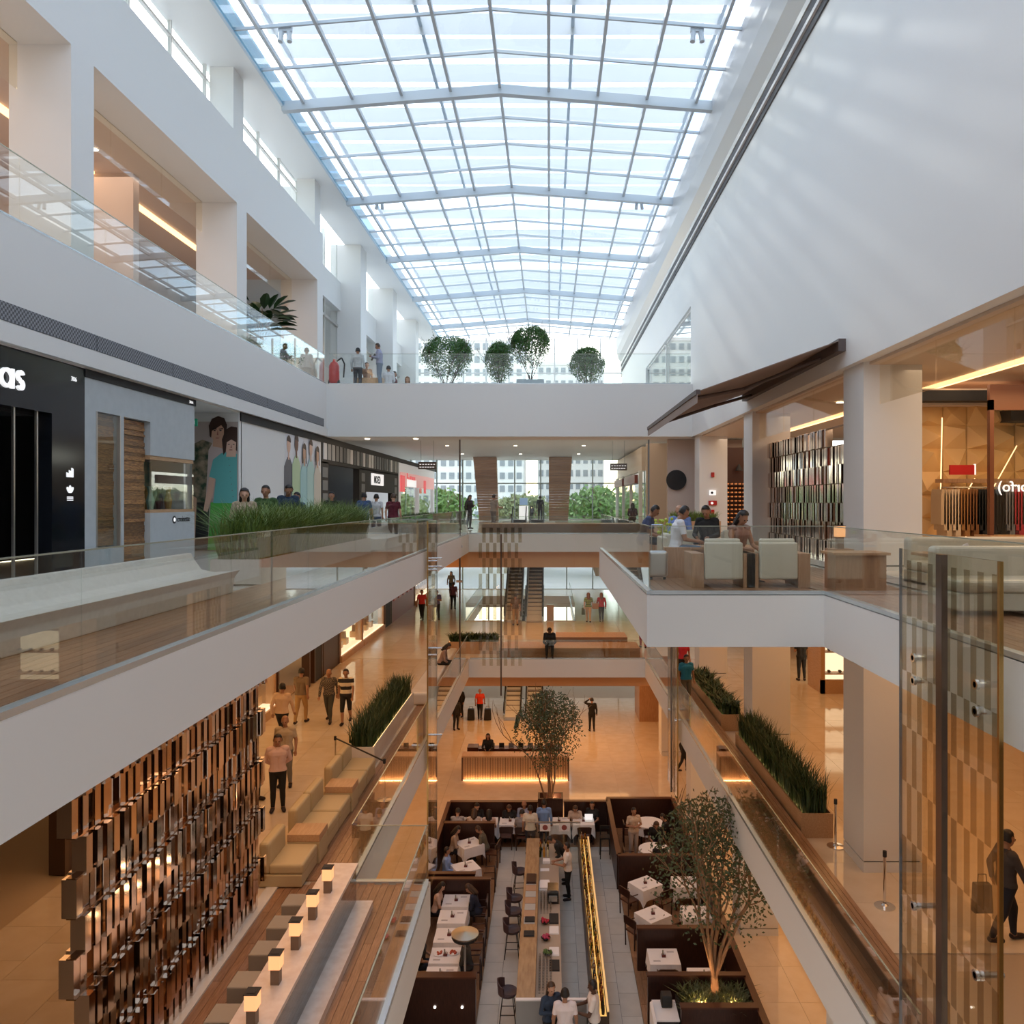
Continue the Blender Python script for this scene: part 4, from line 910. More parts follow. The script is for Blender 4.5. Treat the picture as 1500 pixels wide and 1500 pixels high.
building('brown apartment block seen through the far right glazing', 12, 30, 115, 130, -5.6, 22, 10, 10, mat('far_brick', (.62, .50, .42), .8))
# ------------------------------------------------------------------ trees
def tube_path(mb, pts, r0, r1, n=6):
    k = len(pts)-1
    for i in range(k): mb.tube(pts[i], pts[i+1], r0+(r1-r0)*i/k, r0+(r1-r0)*(i+1)/k, n, cap=False)
def tree(name, label, loc, H, R, ntrunk, mleaf, nleaf, ls=.05, crown=.5, trunk_r=.05, seed=1, single=0, cat='tree', mb_=None, oval=1.0):
    r = random.Random(seed); t = thing(name, label, cat, loc); b = MB(); tips = []
    base = Vector((0, 0, single))
    if single: tube_path(b, [Vector((0, 0, 0)), Vector((.02, .01, single*.5)), base], trunk_r*1.5, trunk_r*1.2, 8)
    def grow(p, d, L, rad, lev):
        pts = [p]; dd = d.copy()
        for i in range(3):
            dd = (dd+Vector((r.uniform(-.22, .22), r.uniform(-.22, .22), r.uniform(-.02, .16)))).normalized(); pts.append(pts[-1]+dd*L/3)
        tube_path(b, pts, rad, rad*.6, 5 if lev > 1 else 7)
        if lev >= 1: tips.extend([pts[-1], pts[-2], pts[1]])
        if lev < 3:
            for i in range(3 if lev < 2 else 2):
                nd = (dd+Vector((r.uniform(-.75, .75), r.uniform(-.75, .75), r.uniform(-.1, .4)))).normalized(); grow(pts[-1 if i else -2], nd, L*.62, rad*.58, lev+1)
    for i in range(ntrunk):
        a = 2*PI*i/ntrunk+r.uniform(-.3, .3); sp = R/H*r.uniform(.45, .9)
        grow(base+Vector((math.cos(a)*.03, math.sin(a)*.03, 0)), Vector((math.cos(a)*sp, math.sin(a)*sp, 1)).normalized(), (H-single)*.5, trunk_r*.7, 0)
    b.build('trunk', mb_ or bark, t)
    lf = MB(); zc = H*(1-crown/2); 
    tips = [p for p in tips if p.z > H*(1-crown)-.1] or tips
    for i in range(nleaf):
        if r.random() < .72:
            p = r.choice(tips)+Vector((r.gauss(0, .16), r.gauss(0, .16), r.gauss(0, .14)))*(R/.9)
        else:
            while True:
                q = Vector((r.uniform(-1, 1), r.uniform(-1, 1), r.uniform(-1, 1)))
                if .25 < q.length < 1: break
            p = Vector((q.x*R, q.y*R, zc+q.z*H*crown/2*oval))
        q = Vector(((p.x)/R, p.y/R, (p.z-zc)/(H*crown/2)))
        if q.length > 1.0+.22*r.random(): p = Vector((q.x/q.length*R*1.03, q.y/q.length*R*1.03, zc+q.z/q.length*H*crown/2*1.03))
        u = Vector((r.uniform(-1, 1), r.uniform(-1, 1), r.uniform(-1, 1))).normalized()*ls; v = u.orthogonal().normalized()*ls*.5
        lf.add([p-u, p+v, p+u, p-v], [(0, 1, 2, 3)])
    lf.build('foliage', mleaf, t, kind='stuff'); return t
tree('indoor_tree', 'slim multi stemmed tree rising from the booth planter before the reception desk', (0.0, 29.9, Z1+.6), 4.6, 1.3, 6, greenm, 4200, .055, .62, .06, 3)
tree('indoor_tree', 'large lit tree with forked trunk rising from the right booth planter', (3.85, 18.35, Z1+.5), 4.95, 1.5, 7, greenm, 4300, .05, .66, .07, 11, single=.9)
for k, (px, py, Y, H, R, sd_) in enumerate(((655, 493, 34, 2.5, 1.05, 21), (732, 503, 34.5, 2.1, .62, 22), (777, 478, 33.5, 2.0, .82, 23), (861, 511, 34, 1.9, .75, 24))):
    x = (px-CX)*Y/F; z0 = Z4+(.45 if k == 2 else 0)
    if k == 2:
        t = thing('tree_pot', 'square grey pot holding the tallest centre tree on the upper bridge', 'pot', (x, Y, Z4)); MB().box(-.58, .58, -.4, .4, 0, .47).box(-.54, .54, -.36, .36, .47, .48, 1).build('pot_box', [mat('pot_grey', (.36, .42, .46), .5), soil], t)
    zt = EH+(CY-py)*Y/F
    tree('potted_tree', ['widest round tree at the left of the upper bridge', 'slender airy tree second from left on the upper bridge', 'tall round tree standing in the grey pot on the upper bridge', 'small round tree at the right of the upper bridge'][k], (x, Y, z0), zt-z0, R, 6, greenb, 5200, .05, .78, .03, sd_, mb_=mat('dark_bark', (.08, .045, .03), .7))
tree('potted_tree', 'airy shrub behind the parapet glass at the far end of the upper left balcony', (-9.7, 29.2, Z4), 1.15, .6, 5, greenb, 1200, .04, .8, .02, 31)
for k, (x, y, h, r_) in enumerate(((-11, 76, 8, 4.5), (-3, 80, 7.5, 4), (4.5, 74, 8, 4.5), (12, 82, 9, 5), (-18, 85, 10, 5), (19, 76, 8, 4))):
    tree('garden_tree', 'leafy tree outside the far glazing, %s' % ['left of centre', 'behind the escalators', 'just right of the escalators', 'farther right', 'farthest left', 'farthest right'][k], (x, y, -5.6), h, r_, 5, mat('out_leaf%d' % (k % 2), ((.16, .30, .06), (.30, .34, .14))[k % 2], .6), 2600, .30, .8, .2, 40+k)
# fiddle leaf plant
t = thing('leafy_plant', 'dark green plant with big oval leaves in the third opening of the upper left wall', 'plant', (-9.6, 26.3, Z4))
MB().lathe([(.22, 0), (.3, .5), (.28, .52)], n=14).build('pot', concrete, t); b = MB()
r_ = random.Random(8); lfm = []
for i in range(5):
    a = 2*PI*i/5; b.tube((0, 0, .45), (math.cos(a)*.3, math.sin(a)*.35, 1.7), .02, .012, 5)
b.build('stem', bark, t)
lmesh = MB().add([(0, 0, 0), (.13, .2, .03), (.16, .42, .02), (.09, .62, -.04), (0, .72, -.1), (-.09, .62, -.04), (-.16, .42, .02), (-.13, .2, .03), (0, .35, -.03)], [(0, 1, 8), (1, 2, 8), (2, 3, 8), (3, 4, 8), (4, 5, 8), (5, 6, 8), (6, 7, 8), (7, 0, 8)]).mesh('leaf', mat('fiddle_green', (.015, .05, .012), .3))
for i in range(46):
    o = D.objects.new('leaf', lmesh); C.objects.link(o); o.parent = t; a = r_.uniform(0, 6.28)
    o.location = (math.cos(a)*.4, math.sin(a)*.6, r_.uniform(.9, 1.95)); o.rotation_euler = (r_.uniform(-.2, .8), r_.uniform(-.3, .3), a-PI/2)
# fire extinguisher
t = thing('fire_extinguisher', 'large red wheeled fire extinguisher at the left corner of the upper bridge', 'fire extinguisher', (-8.75, 31.9, Z4))
MB().lathe([(.2, .1), (.21, .2), (.21, .8), (.14, .95), (.06, 1.0), (.06, 1.08)], n=16).build('cylinder', red, t, smooth=True); MB().path([(.1, 0, 1.0), (.3, 0, 1.15), (.42, 0, .9), (.38, 0, .35)], .03).build('hose', blackm, t)
for s in (-.18, .18): MB().tube((s-.03, 0, .13), (s+.03, 0, .13), .13, n=14).build('wheel', blackm, t)
MB().box(-.2, 1.0, -.2, .2, 0, .42).build('bench', woodh, None, (-7.9, 32.6, Z4), label='small wooden bench beside the red extinguisher on the upper bridge', cat='bench')
# ------------------------------------------------------------------ escalators
def escalator(label, x, y, z, w=.95, rise=5.55, run=9.6):
    t = thing('escalator', label, 'escalator', (x, y, z))
    n = 27
    me = MB().box(-w/2+.06, w/2-.06, 0, run/n, -.22, .0).box(-w/2+.06, w/2-.06, -.012, .0, -.02, .0, 1).mesh('step', [mat('esc_step', (.03, .03, .03), .9, spec=.1), steel])
    for i in range(n):
        o = D.objects.new('step', me); C.objects.link(o); o.parent = t; o.location = (0, .6+i*run/n, .08+(i+1)*rise/n)
    MB().box(-w/2, w/2, -.6, .6, -.05, .02).build('landing_plate', steel, t)
    for s in (-1, 1):
        xx = s*w/2
        MB().prism([(-.2, -.02), (.5, -.02), (run+.6, rise-.1), (run+.6, rise+.25), (.5, .3), (-.2, .25)], 'x', xx-.04, xx+.04).build('skirt', mat('esc_blue', (.45, .55, .66), .3, .5), t)
        MB().prism([(-.1, .25), (.5, .3), (run+.6, rise+.25), (run+.6, rise+1.0), (.5, .98), (-.1, .9)], 'x', xx-.01, xx+.01).build('side_glass', rail_g, t)
        MB().path([(xx, -.1, .3), (xx, -.35, .6), (xx, -.1, .92), (xx, .5, 1.0), (xx, run+.6, rise+1.02)], .04).build('handrail', blackm, t)
    MB().prism([(.0, -.05), (run+.6, rise-.15), (run+.6, rise-.6), (.6, -.35)], 'x', -w/2, w/2).build('truss', white, t)
    return t
e0 = escalator('escalator on the left rising from the middle level', -2.12, 45.4, Z2)
dup(e0, (-.88, 45.4, Z2), 0, 'escalator on the right rising from the middle level with riders')
dup(e0, (-2.15, 45.4, Z1), 0, 'escalator on the left rising from the ground level')
dup(e0, (-.9, 45.4, Z1), 0, 'escalator on the right rising from the ground level behind the tree')
for x, lb in ((-4.85, 'glass balustrade along the left side of the escalator void'), (1.45, 'glass balustrade along the right side of the escalator void')): balustrade(lb, (x, 45.4), (x, 57.4), Z2, h=1.0, m=clear_g)
balustrade('glass balustrade at the left front of the escalator void', (-4.85, 45.38), (-2.75, 45.38), Z2, m=clear_g)
balustrade('glass balustrade at the right front of the escalator void', (-.2, 45.38), (1.45, 45.38), Z2, m=clear_g)
t = thing('info_stand', 'small wooden stand before the escalators on the middle level', 'stand', at(806, 909, Z2)); MB().box(-.2, .2, -.15, .15, 0, .9).build('stand_box', woodv, t); MB().box(-.22, .22, -.17, .17, .9, .94).build('stand_top', steel, t)
t = thing('display_screen', 'white information kiosk by the far windows', 'kiosk', at(767, 762, 0)); MB().box(-.35, .35, -.1, .1, 0, 1.1).build('cabinet', signw, t); MB().box(-.3, .3, -.1, -.02, 1.15, 1.7).build('screen', mat('kiosk_blue', (.2, .3, .45), .3, emit=.5), t)
struct('wall_right', MB().box(5.1, 6.2, 44.6, 47, Z1, Z2-.8), woodv)
# ------------------------------------------------------------------ reception desk
t = thing('reception_desk', 'long ribbed wood reception desk glowing at its base before the tree', 'desk', (-3.92, 35.2, Z1))
MB().box(0, 4.77, 0, .6, .0, 1.05).build('body', darktrim, t)
rb = MB().box(-.024, .024, -.05, 0, .08, 1.04).mesh('rib', woodh)
for i in range(64):
    o = D.objects.new('rib', rb); C.objects.link(o); o.parent = t; o.location = (.05+i*.0745, 0, 0)
MB().box(-.02, 4.8, -.06, .62, 1.05, 1.11).build('desk_top', woodh, t); MB().box(0, 4.77, -.05, -.01, .02, .045).build('light_strip', softlit, t)
MB().box(-.02, .04, -.06, .62, 0, 1.05).box(4.74, 4.8, -.06, .62, 0, 1.05).build('end_panel', darktrim, t)
MB().box(.1, .6, 1.2, 1.8, 0, 1.1).box(.6, 4.5, 1.5, 2.0, 0, .95).build('back_counter', darktrim, t)
area('desk_glow', (-1.5, 35.08, Z1+.03), 4.6, .06, 26, (1, .55, .25), rot=(PI-.25, 0, 0))
for i in range(7):
    tt = thing('counter_item', 'small dark device on the reception desk, %s from the left' % ['first', 'second', 'third', 'fourth', 'fifth', 'sixth', 'seventh'][i], 'device', (-2.7+i*.45, 36.9+.0*i, Z1+.95)); MB().box(-.12, .12, -.02, .02, 0, .22).build('screen', blackm if i % 2 else dgrey, tt); MB().box(-.08, .08, -.08, .08, 0, .02).build('foot', steel, tt)
# ------------------------------------------------------------------ restaurant partitions
def part(label, x0, x1, y0, y1, h=1.15):
    t = thing('booth_partition', label, 'partition', (x0, y0, Z1)); L, Q = x1-x0, y1-y0
    MB().box(0, L, 0, Q, 0, h-.04).build('panel', darkw, t); MB().box(-.02, L+.02, -.02, Q+.02, h-.04, h).build('cap_rail', darktrim, t)
    return t
part('dark wood partition along the whole left side of the restaurant', -3.85, -3.75, 16.5, 29.7)
part('dark wood partition behind the back row of tables on the left', -3.75, -.45, 29.7, 29.85)
part('dark wood partition behind the back row of tables right of the tree', .55, 2.18, 29.75, 29.9)
part('dark wood partition behind the round tables', 2.2, 4.7, 30.05, 30.2)
part('dark wood partition along the whole right side of the restaurant', 4.66, 4.78, 15.5, 30.05)
part('dark wood partition between the back row and the left booths', -3.75, -1.95, 27.75, 27.9)
part('dark wood partition behind the second left booth, shorter one', -3.75, -2.28, 23.98, 24.1)
part('dark wood partition beginning the long left booth', -3.75, -1.79, 23.62, 23.76)
part('dark wood partition ending the long left booth, with two floor lights', -3.75, -1.77, 18.75, 18.95)
part('narrow partition between back tables and round tables', 2.17, 2.29, 25.3, 30.05)
part('dark wood partition in front of the round tables', 2.22, 4.66, 25.2, 25.34)
part('dark wood partition in the middle of the right booths', 2.34, 4.66, 20.9, 21.05)
part('dark wood partition beside the service station', 2.35, 4.66, 18.75, 18.87, 1.2)
part('dark wood partition nearest the camera on the right', 2.95, 4.66, 17.55, 17.7, 1.2)
t = thing('booth_planter', 'dark wood planter box with the slim tree at the back row', 'planter', (-.44, 29.6, Z1)); MB().box(0, .95, 0, .08, 0, 1.3).box(0, .95, .6, .68, 0, 1.3).box(0, .07, .08, .6, 0, 1.3).box(.88, .95, .08, .6, 0, 1.3).build('planter_box', darkw, t); MB().box(.07, .88, .08, .6, 0, .8).build('soil', soil, t)
t = thing('booth_planter', 'dark planter bed under the large lit tree', 'planter', (3.0, 17.72, Z1)); MB().box(.0, 1.64, 0, 1.0, 0, .75).build('soil', soil, t)
place('foliage', blades_mesh(1.5, .9, .5, 900, greenm, 1.0, .02, 77), t, (.82, .05, .72), kind='stuff')
for k, (x, y) in enumerate(((3.45, 18.05), (4.2, 18.0))):
    tt = thing('uplight', 'small glowing uplight in the planter bed, %s of the tree' % ['left', 'right'][k], 'lamp', (x, y, Z1+.85)); MB().tube((0, 0, -.1), (0, 0, .05), .05).build('lamp_can', brass, tt); MB().tube((0, 0, .05), (0, 0, .06), .045).build('lens', spot, tt)
    area('tree_uplight', (x, y, Z1+.95), .12, .12, 60, (1, .50, .2), rot=(PI, 0, 0))
area('tree_uplight', (0.1, 29.9, Z1+.9), .2, .2, 30, (1, .5, .22), rot=(PI, 0, 0))
for k, px in enumerate((637, 677)):
    x, y, z = (px-CX)*18.74/F, 18.74, EH-(1475-CY)*18.74/F; tt = thing('step_light', 'small round light low on the dark left partition, %s one' % ['left', 'right'][k], 'lamp', (x, y, z)); MB().tube((0, 0, 0), (0, -.02, 0), .03).build('lens', whitelit, tt)
# ------------------------------------------------------------------ restaurant tables, chairs, ware
def cloth_mesh(w, d, drop=.32, seed=1):
    b = MB(); r = random.Random(seed); n = 6; top = []; bot = []
    for side in range(4):
        for i in range(n):
            u = i/n*2-1; p = {0: (u, -1), 1: (1, u), 2: (-u, 1), 3: (-1, -u)}[side]; top.append((p[0]*w/2, p[1]*d/2, 0))
            fl = 1.05+.05*(i % 2)+.03*r.random(); ex = -.18 if i == 0 else 0; bot.append((p[0]*w/2*fl, p[1]*d/2*fl, -drop+ex))
    m = len(top); b.add(top+bot, [(i, m+i, m+(i+1) % m, (i+1) % m) for i in range(m)]); b.add(top, [tuple(range(m))]); return b.mesh('tablecloth', cloth)
TB = {}
def table(x, y, label, w=.78, d=.72, rot=0, round_=False, ware=True):
    key = (w, d, round_)
    if key not in TB:
        t = thing('dining_table', 'dark dining table under a cloth', 'table'); MB().box(-w/2+.02, w/2-.02, -d/2+.02, d/2-.02, .70, .735).build('table_top', darkw, t)
        for sx in (-1, 1):
            for sy in (-1, 1): MB().box(sx*(w/2-.06)-.025, sx*(w/2-.06)+.025, sy*(d/2-.06)-.025, sy*(d/2-.06)+.025, 0, .7).build('leg', darkw, t)
        if round_:
            TB[key] = (t, MB().lathe([(w/2*1.42+.06, -.32), (w/2*1.42, -.1), (w/2*1.42, 0)], n=26).mesh('tablecloth', cloth))
        else: TB[key] = (t, cloth_mesh(w, d, seed=len(TB)))
        t.location = (x, y, Z1); t.rotation_euler = (0, 0, rot); t['label'] = 'dark table under the '+label
    else: dup(TB[key][0], (x, y, Z1), rot, 'dark table under the '+label)
    o = place('tablecloth', TB[key][1], None, (x, y, Z1+.742), label=label, cat='tablecloth', group='white restaurant tablecloths', rotz=rot)
    return o
def ware_set(x, y, rot, where, k):
    z = Z1+.744; c, s_ = math.cos(rot), math.sin(rot)
    P = lambda a, b: (x+a*c-b*s_, y+a*s_+b*c, z)
    t = thing('condiment_holder', 'condiment holder on the '+where, 'condiments', P(0, 0)); MB().box(-.05, .05, -.05, .05, 0, .05).build('holder', mat('ware_red', (.12, .02, .02), .4), t); MB().tube((-.02, 0, .05), (-.02, 0, .16), .018, n=8).build('bottle', mat('ware_glass', (.3, .3, .25), .2), t); MB().tube((.025, 0, .05), (.025, 0, .12), .015, n=8).build('bottle', cloth, t)
    for q in ((-.2, -.2), (.2, .2)):
        t = thing('napkin', ('left' if q[0] < 0 else 'right')+' folded napkin on the '+where, 'napkin', P(*q), rot, 'folded napkins on the restaurant tables'); MB().box(-.09, .09, -.03, .03, 0, .008).build('linen', mat('napkin_grey', (.62, .60, .64), .8), t); MB().box(-.08, .08, -.005, .005, .008, .012).build('cutlery', steel, t)
tbs = [(-2.76, 27.05, .6, 'diamond set white tablecloth in the first left booth, farther one'), (-2.7, 25.3, .5, 'diamond set white tablecloth in the first left booth, nearer one'), (-2.75, 23.15, 0, 'white tablecloth between two women in the long left booth'),
       (-2.75, 22.25, 0, 'empty white tablecloth second in the long left booth'), (-2.72, 21.3, 0, 'white tablecloth third in the long left booth'), (-2.7, 20.35, 0, 'white tablecloth with two salad plates in the long left booth'), (-2.7, 19.5, 0, 'white tablecloth at the near end of the long left booth'),
       (-3.05, 28.9, 0, 'white tablecloth at the left end of the back row'), (-2.3, 28.9, 0, 'white tablecloth second from left in the back row'), (-1.45, 28.9, 0, 'white tablecloth third from left in the back row'), (.35, 28.9, 0, 'white tablecloth beside the man in blue'), (1.25, 28.9, 0, 'white tablecloth with laptop guest in the back row'),
       (2.95, 24.2, .6, 'diamond set white tablecloth behind the right middle partition, farther one'), (2.95, 22.4, .6, 'diamond set white tablecloth behind the right middle partition, nearer one'), (4.2, 24.3, 0, 'white tablecloth behind the tree crown, farther one'), (4.2, 22.5, 0, 'white tablecloth behind the tree crown, nearer one'),
       (2.95, 20.3, 0, 'white tablecloth left in front of the middle right partition'), (3.85, 19.45, 0, 'white tablecloth beside the trunk of the large tree'), (3.75, 17.05, 0, 'white tablecloth nearest the camera on the right')]
for k, (x, y, r_, lb) in enumerate(tbs): table(x, y, lb, rot=r_); ware_set(x, y, r_, lb.replace('diamond set white tablecloth', 'table').replace('empty white tablecloth', 'table').replace('white tablecloth', 'table'), k)
table(3.65, 28.8, 'larger round white tablecloth at the back right', .75, .75, round_=True); table(3.55, 26.6, 'nearer round white tablecloth at the right', .75, .75, round_=True)
def chair0():
    t = thing('dining_chair', 'dark wooden dining chair', 'chair', group='dark dining chairs of the restaurant')
    MB().box(-.21, .21, -.2, .2, .42, .47).build('seat', darktrim, t, bevel=.015); MB().prism([(-.24, .62), (.24, .62), (.26, .82), (.18, .85), (-.18, .85), (-.26, .82)], 'y', .19, .225).build('backrest', darkw, t)
    for sx in (-.19, .19):
        MB().tube((sx, .2, 0), (sx*1.1, .21, .82), .02, n=6).build('leg', darkw, t); MB().tube((sx, -.18, 0), (sx, -.18, .43), .018, n=6).build('leg', darkw, t)
        MB().tube((sx*1.15, -.15, .64), (sx*1.15, .2, .66), .014, n=6).build('armrest', darkw, t)
    return t
ch = chair0(); first = True
chs = [(-1.95, 27.0, -PI/2-.2, 'right of the farther diamond table in the first left booth'), (-1.95, 25.3, -PI/2, 'right of the nearer diamond table in the first left booth'), (-2.05, 23.15, -PI/2, 'under the dark haired woman in navy'), (-2.0, 22.25, -PI/2, 'right of the empty second table in the long booth'), (-1.98, 21.3, -PI/2, 'right of the third table in the long booth'), (-1.98, 20.3, -PI/2, 'right of the table with salad plates'),
       (-3.05, 28.35, PI, 'facing away at the left end of the back row'), (-2.4, 28.35, PI, 'facing away second in the back row'), (-1.55, 28.35, PI, 'facing away at the third back row table'), (-1.0, 28.3, PI, 'under the man in grey'), (1.25, 28.3, PI, 'facing away at the laptop table'),
       (2.42, 23.8, PI/2+.6, 'left of the farther right diamond table'), (3.4, 23.7, PI+.6, 'in front of the farther right diamond table'), (2.42, 22.1, PI/2+.6, 'left of the nearer right diamond table'), (3.35, 21.85, PI+.6, 'in front of the nearer right diamond table'), (2.95, 19.75, PI, 'in front of the table left of the tree'), (2.9, 28.6, PI/2, 'left of the larger round table'), (3.6, 27.75, 0, 'between the two round tables'), (2.7, 26.4, PI/2, 'left of the nearer round table'), (3.6, 25.75, PI, 'in front of the nearer round table'), (4.35, 28.6, -PI/2, 'right of the larger round table')]
for k, (x, y, r_, lb) in enumerate(chs):
    lb = 'dark wooden dining chair '+lb
    if k == 0: ch.location = (x, y, Z1); ch.rotation_euler = (0, 0, r_); ch['label'] = lb
    else: dup(ch, (x, y, Z1), r_, lb)
# food plates
for k, (dx, dy) in enumerate(((-.18, .05), (.2, .1))):
    t = thing('plate', 'round plate of tomato salad on the fourth left booth table, %s' % ['left', 'right'][k], 'plate', (-2.7+dx, 20.35+dy, Z1+.745)); MB().lathe([(.07, 0), (.14, .015), (.135, .02)], n=18).build('dish', cloth, t)
    b = MB(); r_ = random.Random(k)
    for i in range(14): b.ball((r_.uniform(-.08, .08), r_.uniform(-.08, .08), .03), .025, 6)
    b.build('tomatoes', mat('tomato', (.5, .08, .03), .4), t, kind='stuff')
t = thing('patio_heater', 'round brushed steel reflector on a pole beside the long left booth', 'heater', (-2.1, 19.5, Z1)); MB().tube((0, 0, 0), (0, 0, 1.75), .025, n=8).build('pole', steel, t)
MB().lathe([(.33, 1.74), (.34, 1.78), (.05, 1.83), (.01, 1.835)], n=28).build('reflector', mat('spun_steel', (.62, .56, .46), .28, 1), t); MB().lathe([(.31, 1.66), (.33, 1.70), (.33, 1.74)], n=28).build('rim', blackm, t); MB().lathe([(.18, 0), (.18, .04), (.05, .06)], n=18).build('base', steel, t)
# bar
t = thing('bar_counter', 'long bar counter of wood and dark stone in the middle of the restaurant', 'bar', (-.73, 18.0, Z1))
MB().box(0, .38, 0, 8.6, 0, 1.04).build('front_body', mat('bar_front', (.30, .27, .24), .5), t); MB().box(-.04, .40, -.02, 8.62, 1.04, 1.10).build('front_top', mat('bar_wood', (.34, .21, .11), .22, col2=(.46, .30, .16), scale=4, stretch=(3, .6, 3)), t, bevel=.01)
MB().box(.40, 1.02, 0, 8.6, 0, .88).build('back_body', dgrey, t); MB().box(.40, 1.02, 0, 8.6, .88, .92).build('back_top', mat('bar_stone', (.42, .34, .27), .3), t)
MB().box(-.04, 1.58, -.06, -.02, 0, 1.1).build('end_panel', mat('bar_end', (.30, .29, .28), .4), t); MB().box(-.04, 1.58, -.08, 0, 1.1, 1.13).build('end_cap', cloth, t)
for i in range(7): MB().box(.03, .33, 3.2+i*.36, 3.2+i*.36+.34, 1.10, 1.108).build('top_inlay', [mat('inlay_grey', (.45, .46, .46), .3), mat('inlay_tan', (.45, .28, .18), .3)][i % 2], t)
t = thing('glass_screen', 'glass screen with round signs at the far end of the bar', 'glass screen', (-.75, 26.7, Z1)); MB().box(0, 1.8, -.01, .01, 0, 1.6).build('glass_panel', rail_g, t); MB().box(0, 1.8, -.02, .02, 1.58, 1.62).build('top_edge', steel, t)
for x in (.6, 1.25): MB().box(x-.18, x+.18, -.02, -.012, 1.3, 1.56).tube((x, -.03, 1.43), (x, -.02, 1.43), .09, n=16, m=1).build('notice', [cloth, mat('notice_red', (.3, .08, .07), .5)], t)
# bottle rack
t = thing('bottle_rack', 'long lit golden rack of bottles on the right of the bar aisle', 'rack', (1.0, 18.0, Z1))
MB().box(0, .05, 0, 9.4, 0, .80).box(.32, .37, 0, 9.4, 0, .80).box(.05, .32, 0, 9.4, 0, .70).build('rack_body', mat('rack_dark', (.08, .05, .03), .4), t); MB().box(.32, .37, 0, 9.4, .80, .82).build('rack_edge', mat('rack_glow', (1, .62, .25), .5, emit=.3), t)
MB().box(.06, .31, 0, 9.4, .701, .71).build('light_bed', mat('rack_bed', (1, .58, .16), .5, emit=.5), t)
bmat = [glass('bottle_green', (.25, .45, .15), .05, 1.5), mat('bottle_amber', (.55, .27, .04), .15), mat('bottle_clear', (.65, .6, .4), .1), mat('bottle_dark', (.03, .025, .01), .15), mat('bottle_wine', (.18, .03, .02), .2)]
bme = [MB().lathe([(.035, 0), (.038, .02), (.038, .2), (.014, .26), (.014, .31), (.017, .32)], n=8).mesh('bottle', m_) for m_ in bmat]
r_ = random.Random(4); n = 0
for i in range(94):
    for j in range(2):
        k = r_.choice((0, 1, 1, 2, 3, 3, 4)); place('bottle', bme[k], None, (1.105+j*.13+r_.uniform(-.012, .012), 18.06+i*.099, Z1+.711), label=['green', 'amber', 'clear yellowish', 'black', 'wine red'][k]+' bottle standing in the long lit rack beside the bar', cat='bottle', group='bottles in the lit bar rack')
# bar stools
def barstool():
    t = thing('bar_stool', 'plum bucket bar stool farthest along the bar', 'bar stool', group='plum bucket bar stools along the bar')
    pm = mat('plum_shell', (.075, .045, .05), .5)
    MB().lathe([(.05, .66), (.2, .68), (.24, .76), (.235, .77), (.18, .71), (.02, .70)], n=18).build('seat', pm, t, smooth=True)
    b = MB(); n = 9
    for i in range(n):
        a0 = PI*.62+i*PI*.76/n; a1 = PI*.62+(i+1)*PI*.76/n; h0 = 1.06-.12*abs(i-n/2)/n*2; h1 = 1.06-.12*abs(i+1-n/2)/n*2
        for rr in (.24, .22): b.add([(rr*math.cos(a0), rr*math.sin(a0), .72), (rr*math.cos(a1), rr*math.sin(a1), .72), (rr*1.1*math.cos(a1), rr*1.1*math.sin(a1), h1), (rr*1.1*math.cos(a0), rr*1.1*math.sin(a0), h0)], [(0, 1, 2, 3)])
        b.add([(.264*math.cos(a0), .264*math.sin(a0), h0), (.264*math.cos(a1), .264*math.sin(a1), h1), (.242*math.cos(a1), .242*math.sin(a1), h1), (.242*math.cos(a0), .242*math.sin(a0), h0)], [(0, 1, 2, 3)])
    b.build('backrest', pm, t, smooth=True)
    for sx in (-1, 1):
        for sy in (-1, 1): MB().tube((sx*.2, sy*.2, 0), (sx*.12, sy*.12, .68), .012, n=6).build('leg', blackm, t)
    MB().path([(-.17, -.17, .28), (.17, -.17, .28), (.17, .17, .28), (-.17, .17, .28), (-.17, -.17, .28)], .01, 6).build('footrest', blackm, t)
    return t
bs = barstool(); bs.location = (-1.03, 23.3, Z1)
dup(bs, (-1.03, 22.55, Z1), 0, 'plum bucket bar stool second of the three together'); dup(bs, (-1.03, 21.6, Z1), 0, 'plum bucket bar stool third of the three together'); dup(bs, (-1.0, 18.85, Z1), 0, 'plum bucket bar stool alone nearest the camera')
dup(bs, (-.95, 25.0, Z1), .1, 'dark bar stool at the bar beside the far glass screen')
t = thing('bar_stool', 'black wooden bar stool beside the narrow back partition', 'bar stool', (1.95, 27.6, Z1)); MB().box(-.17, .17, -.17, .17, .7, .74).build('seat', blackm, t)
for sx in (-.15, .15):
    for sy in (-.15, .15): MB().tube((sx*1.15, sy*1.15, 0), (sx, sy, .72 if sy < 0 else 1.05), .016, n=6).build('leg', blackm, t)
MB().box(-.16, .16, .14, .17, .95, 1.05).build('backrest', blackm, t); MB().path([(-.17, -.17, .3), (.17, -.17, .3), (.17, .17, .3)], .01, 5).build('footrest', blackm, t)
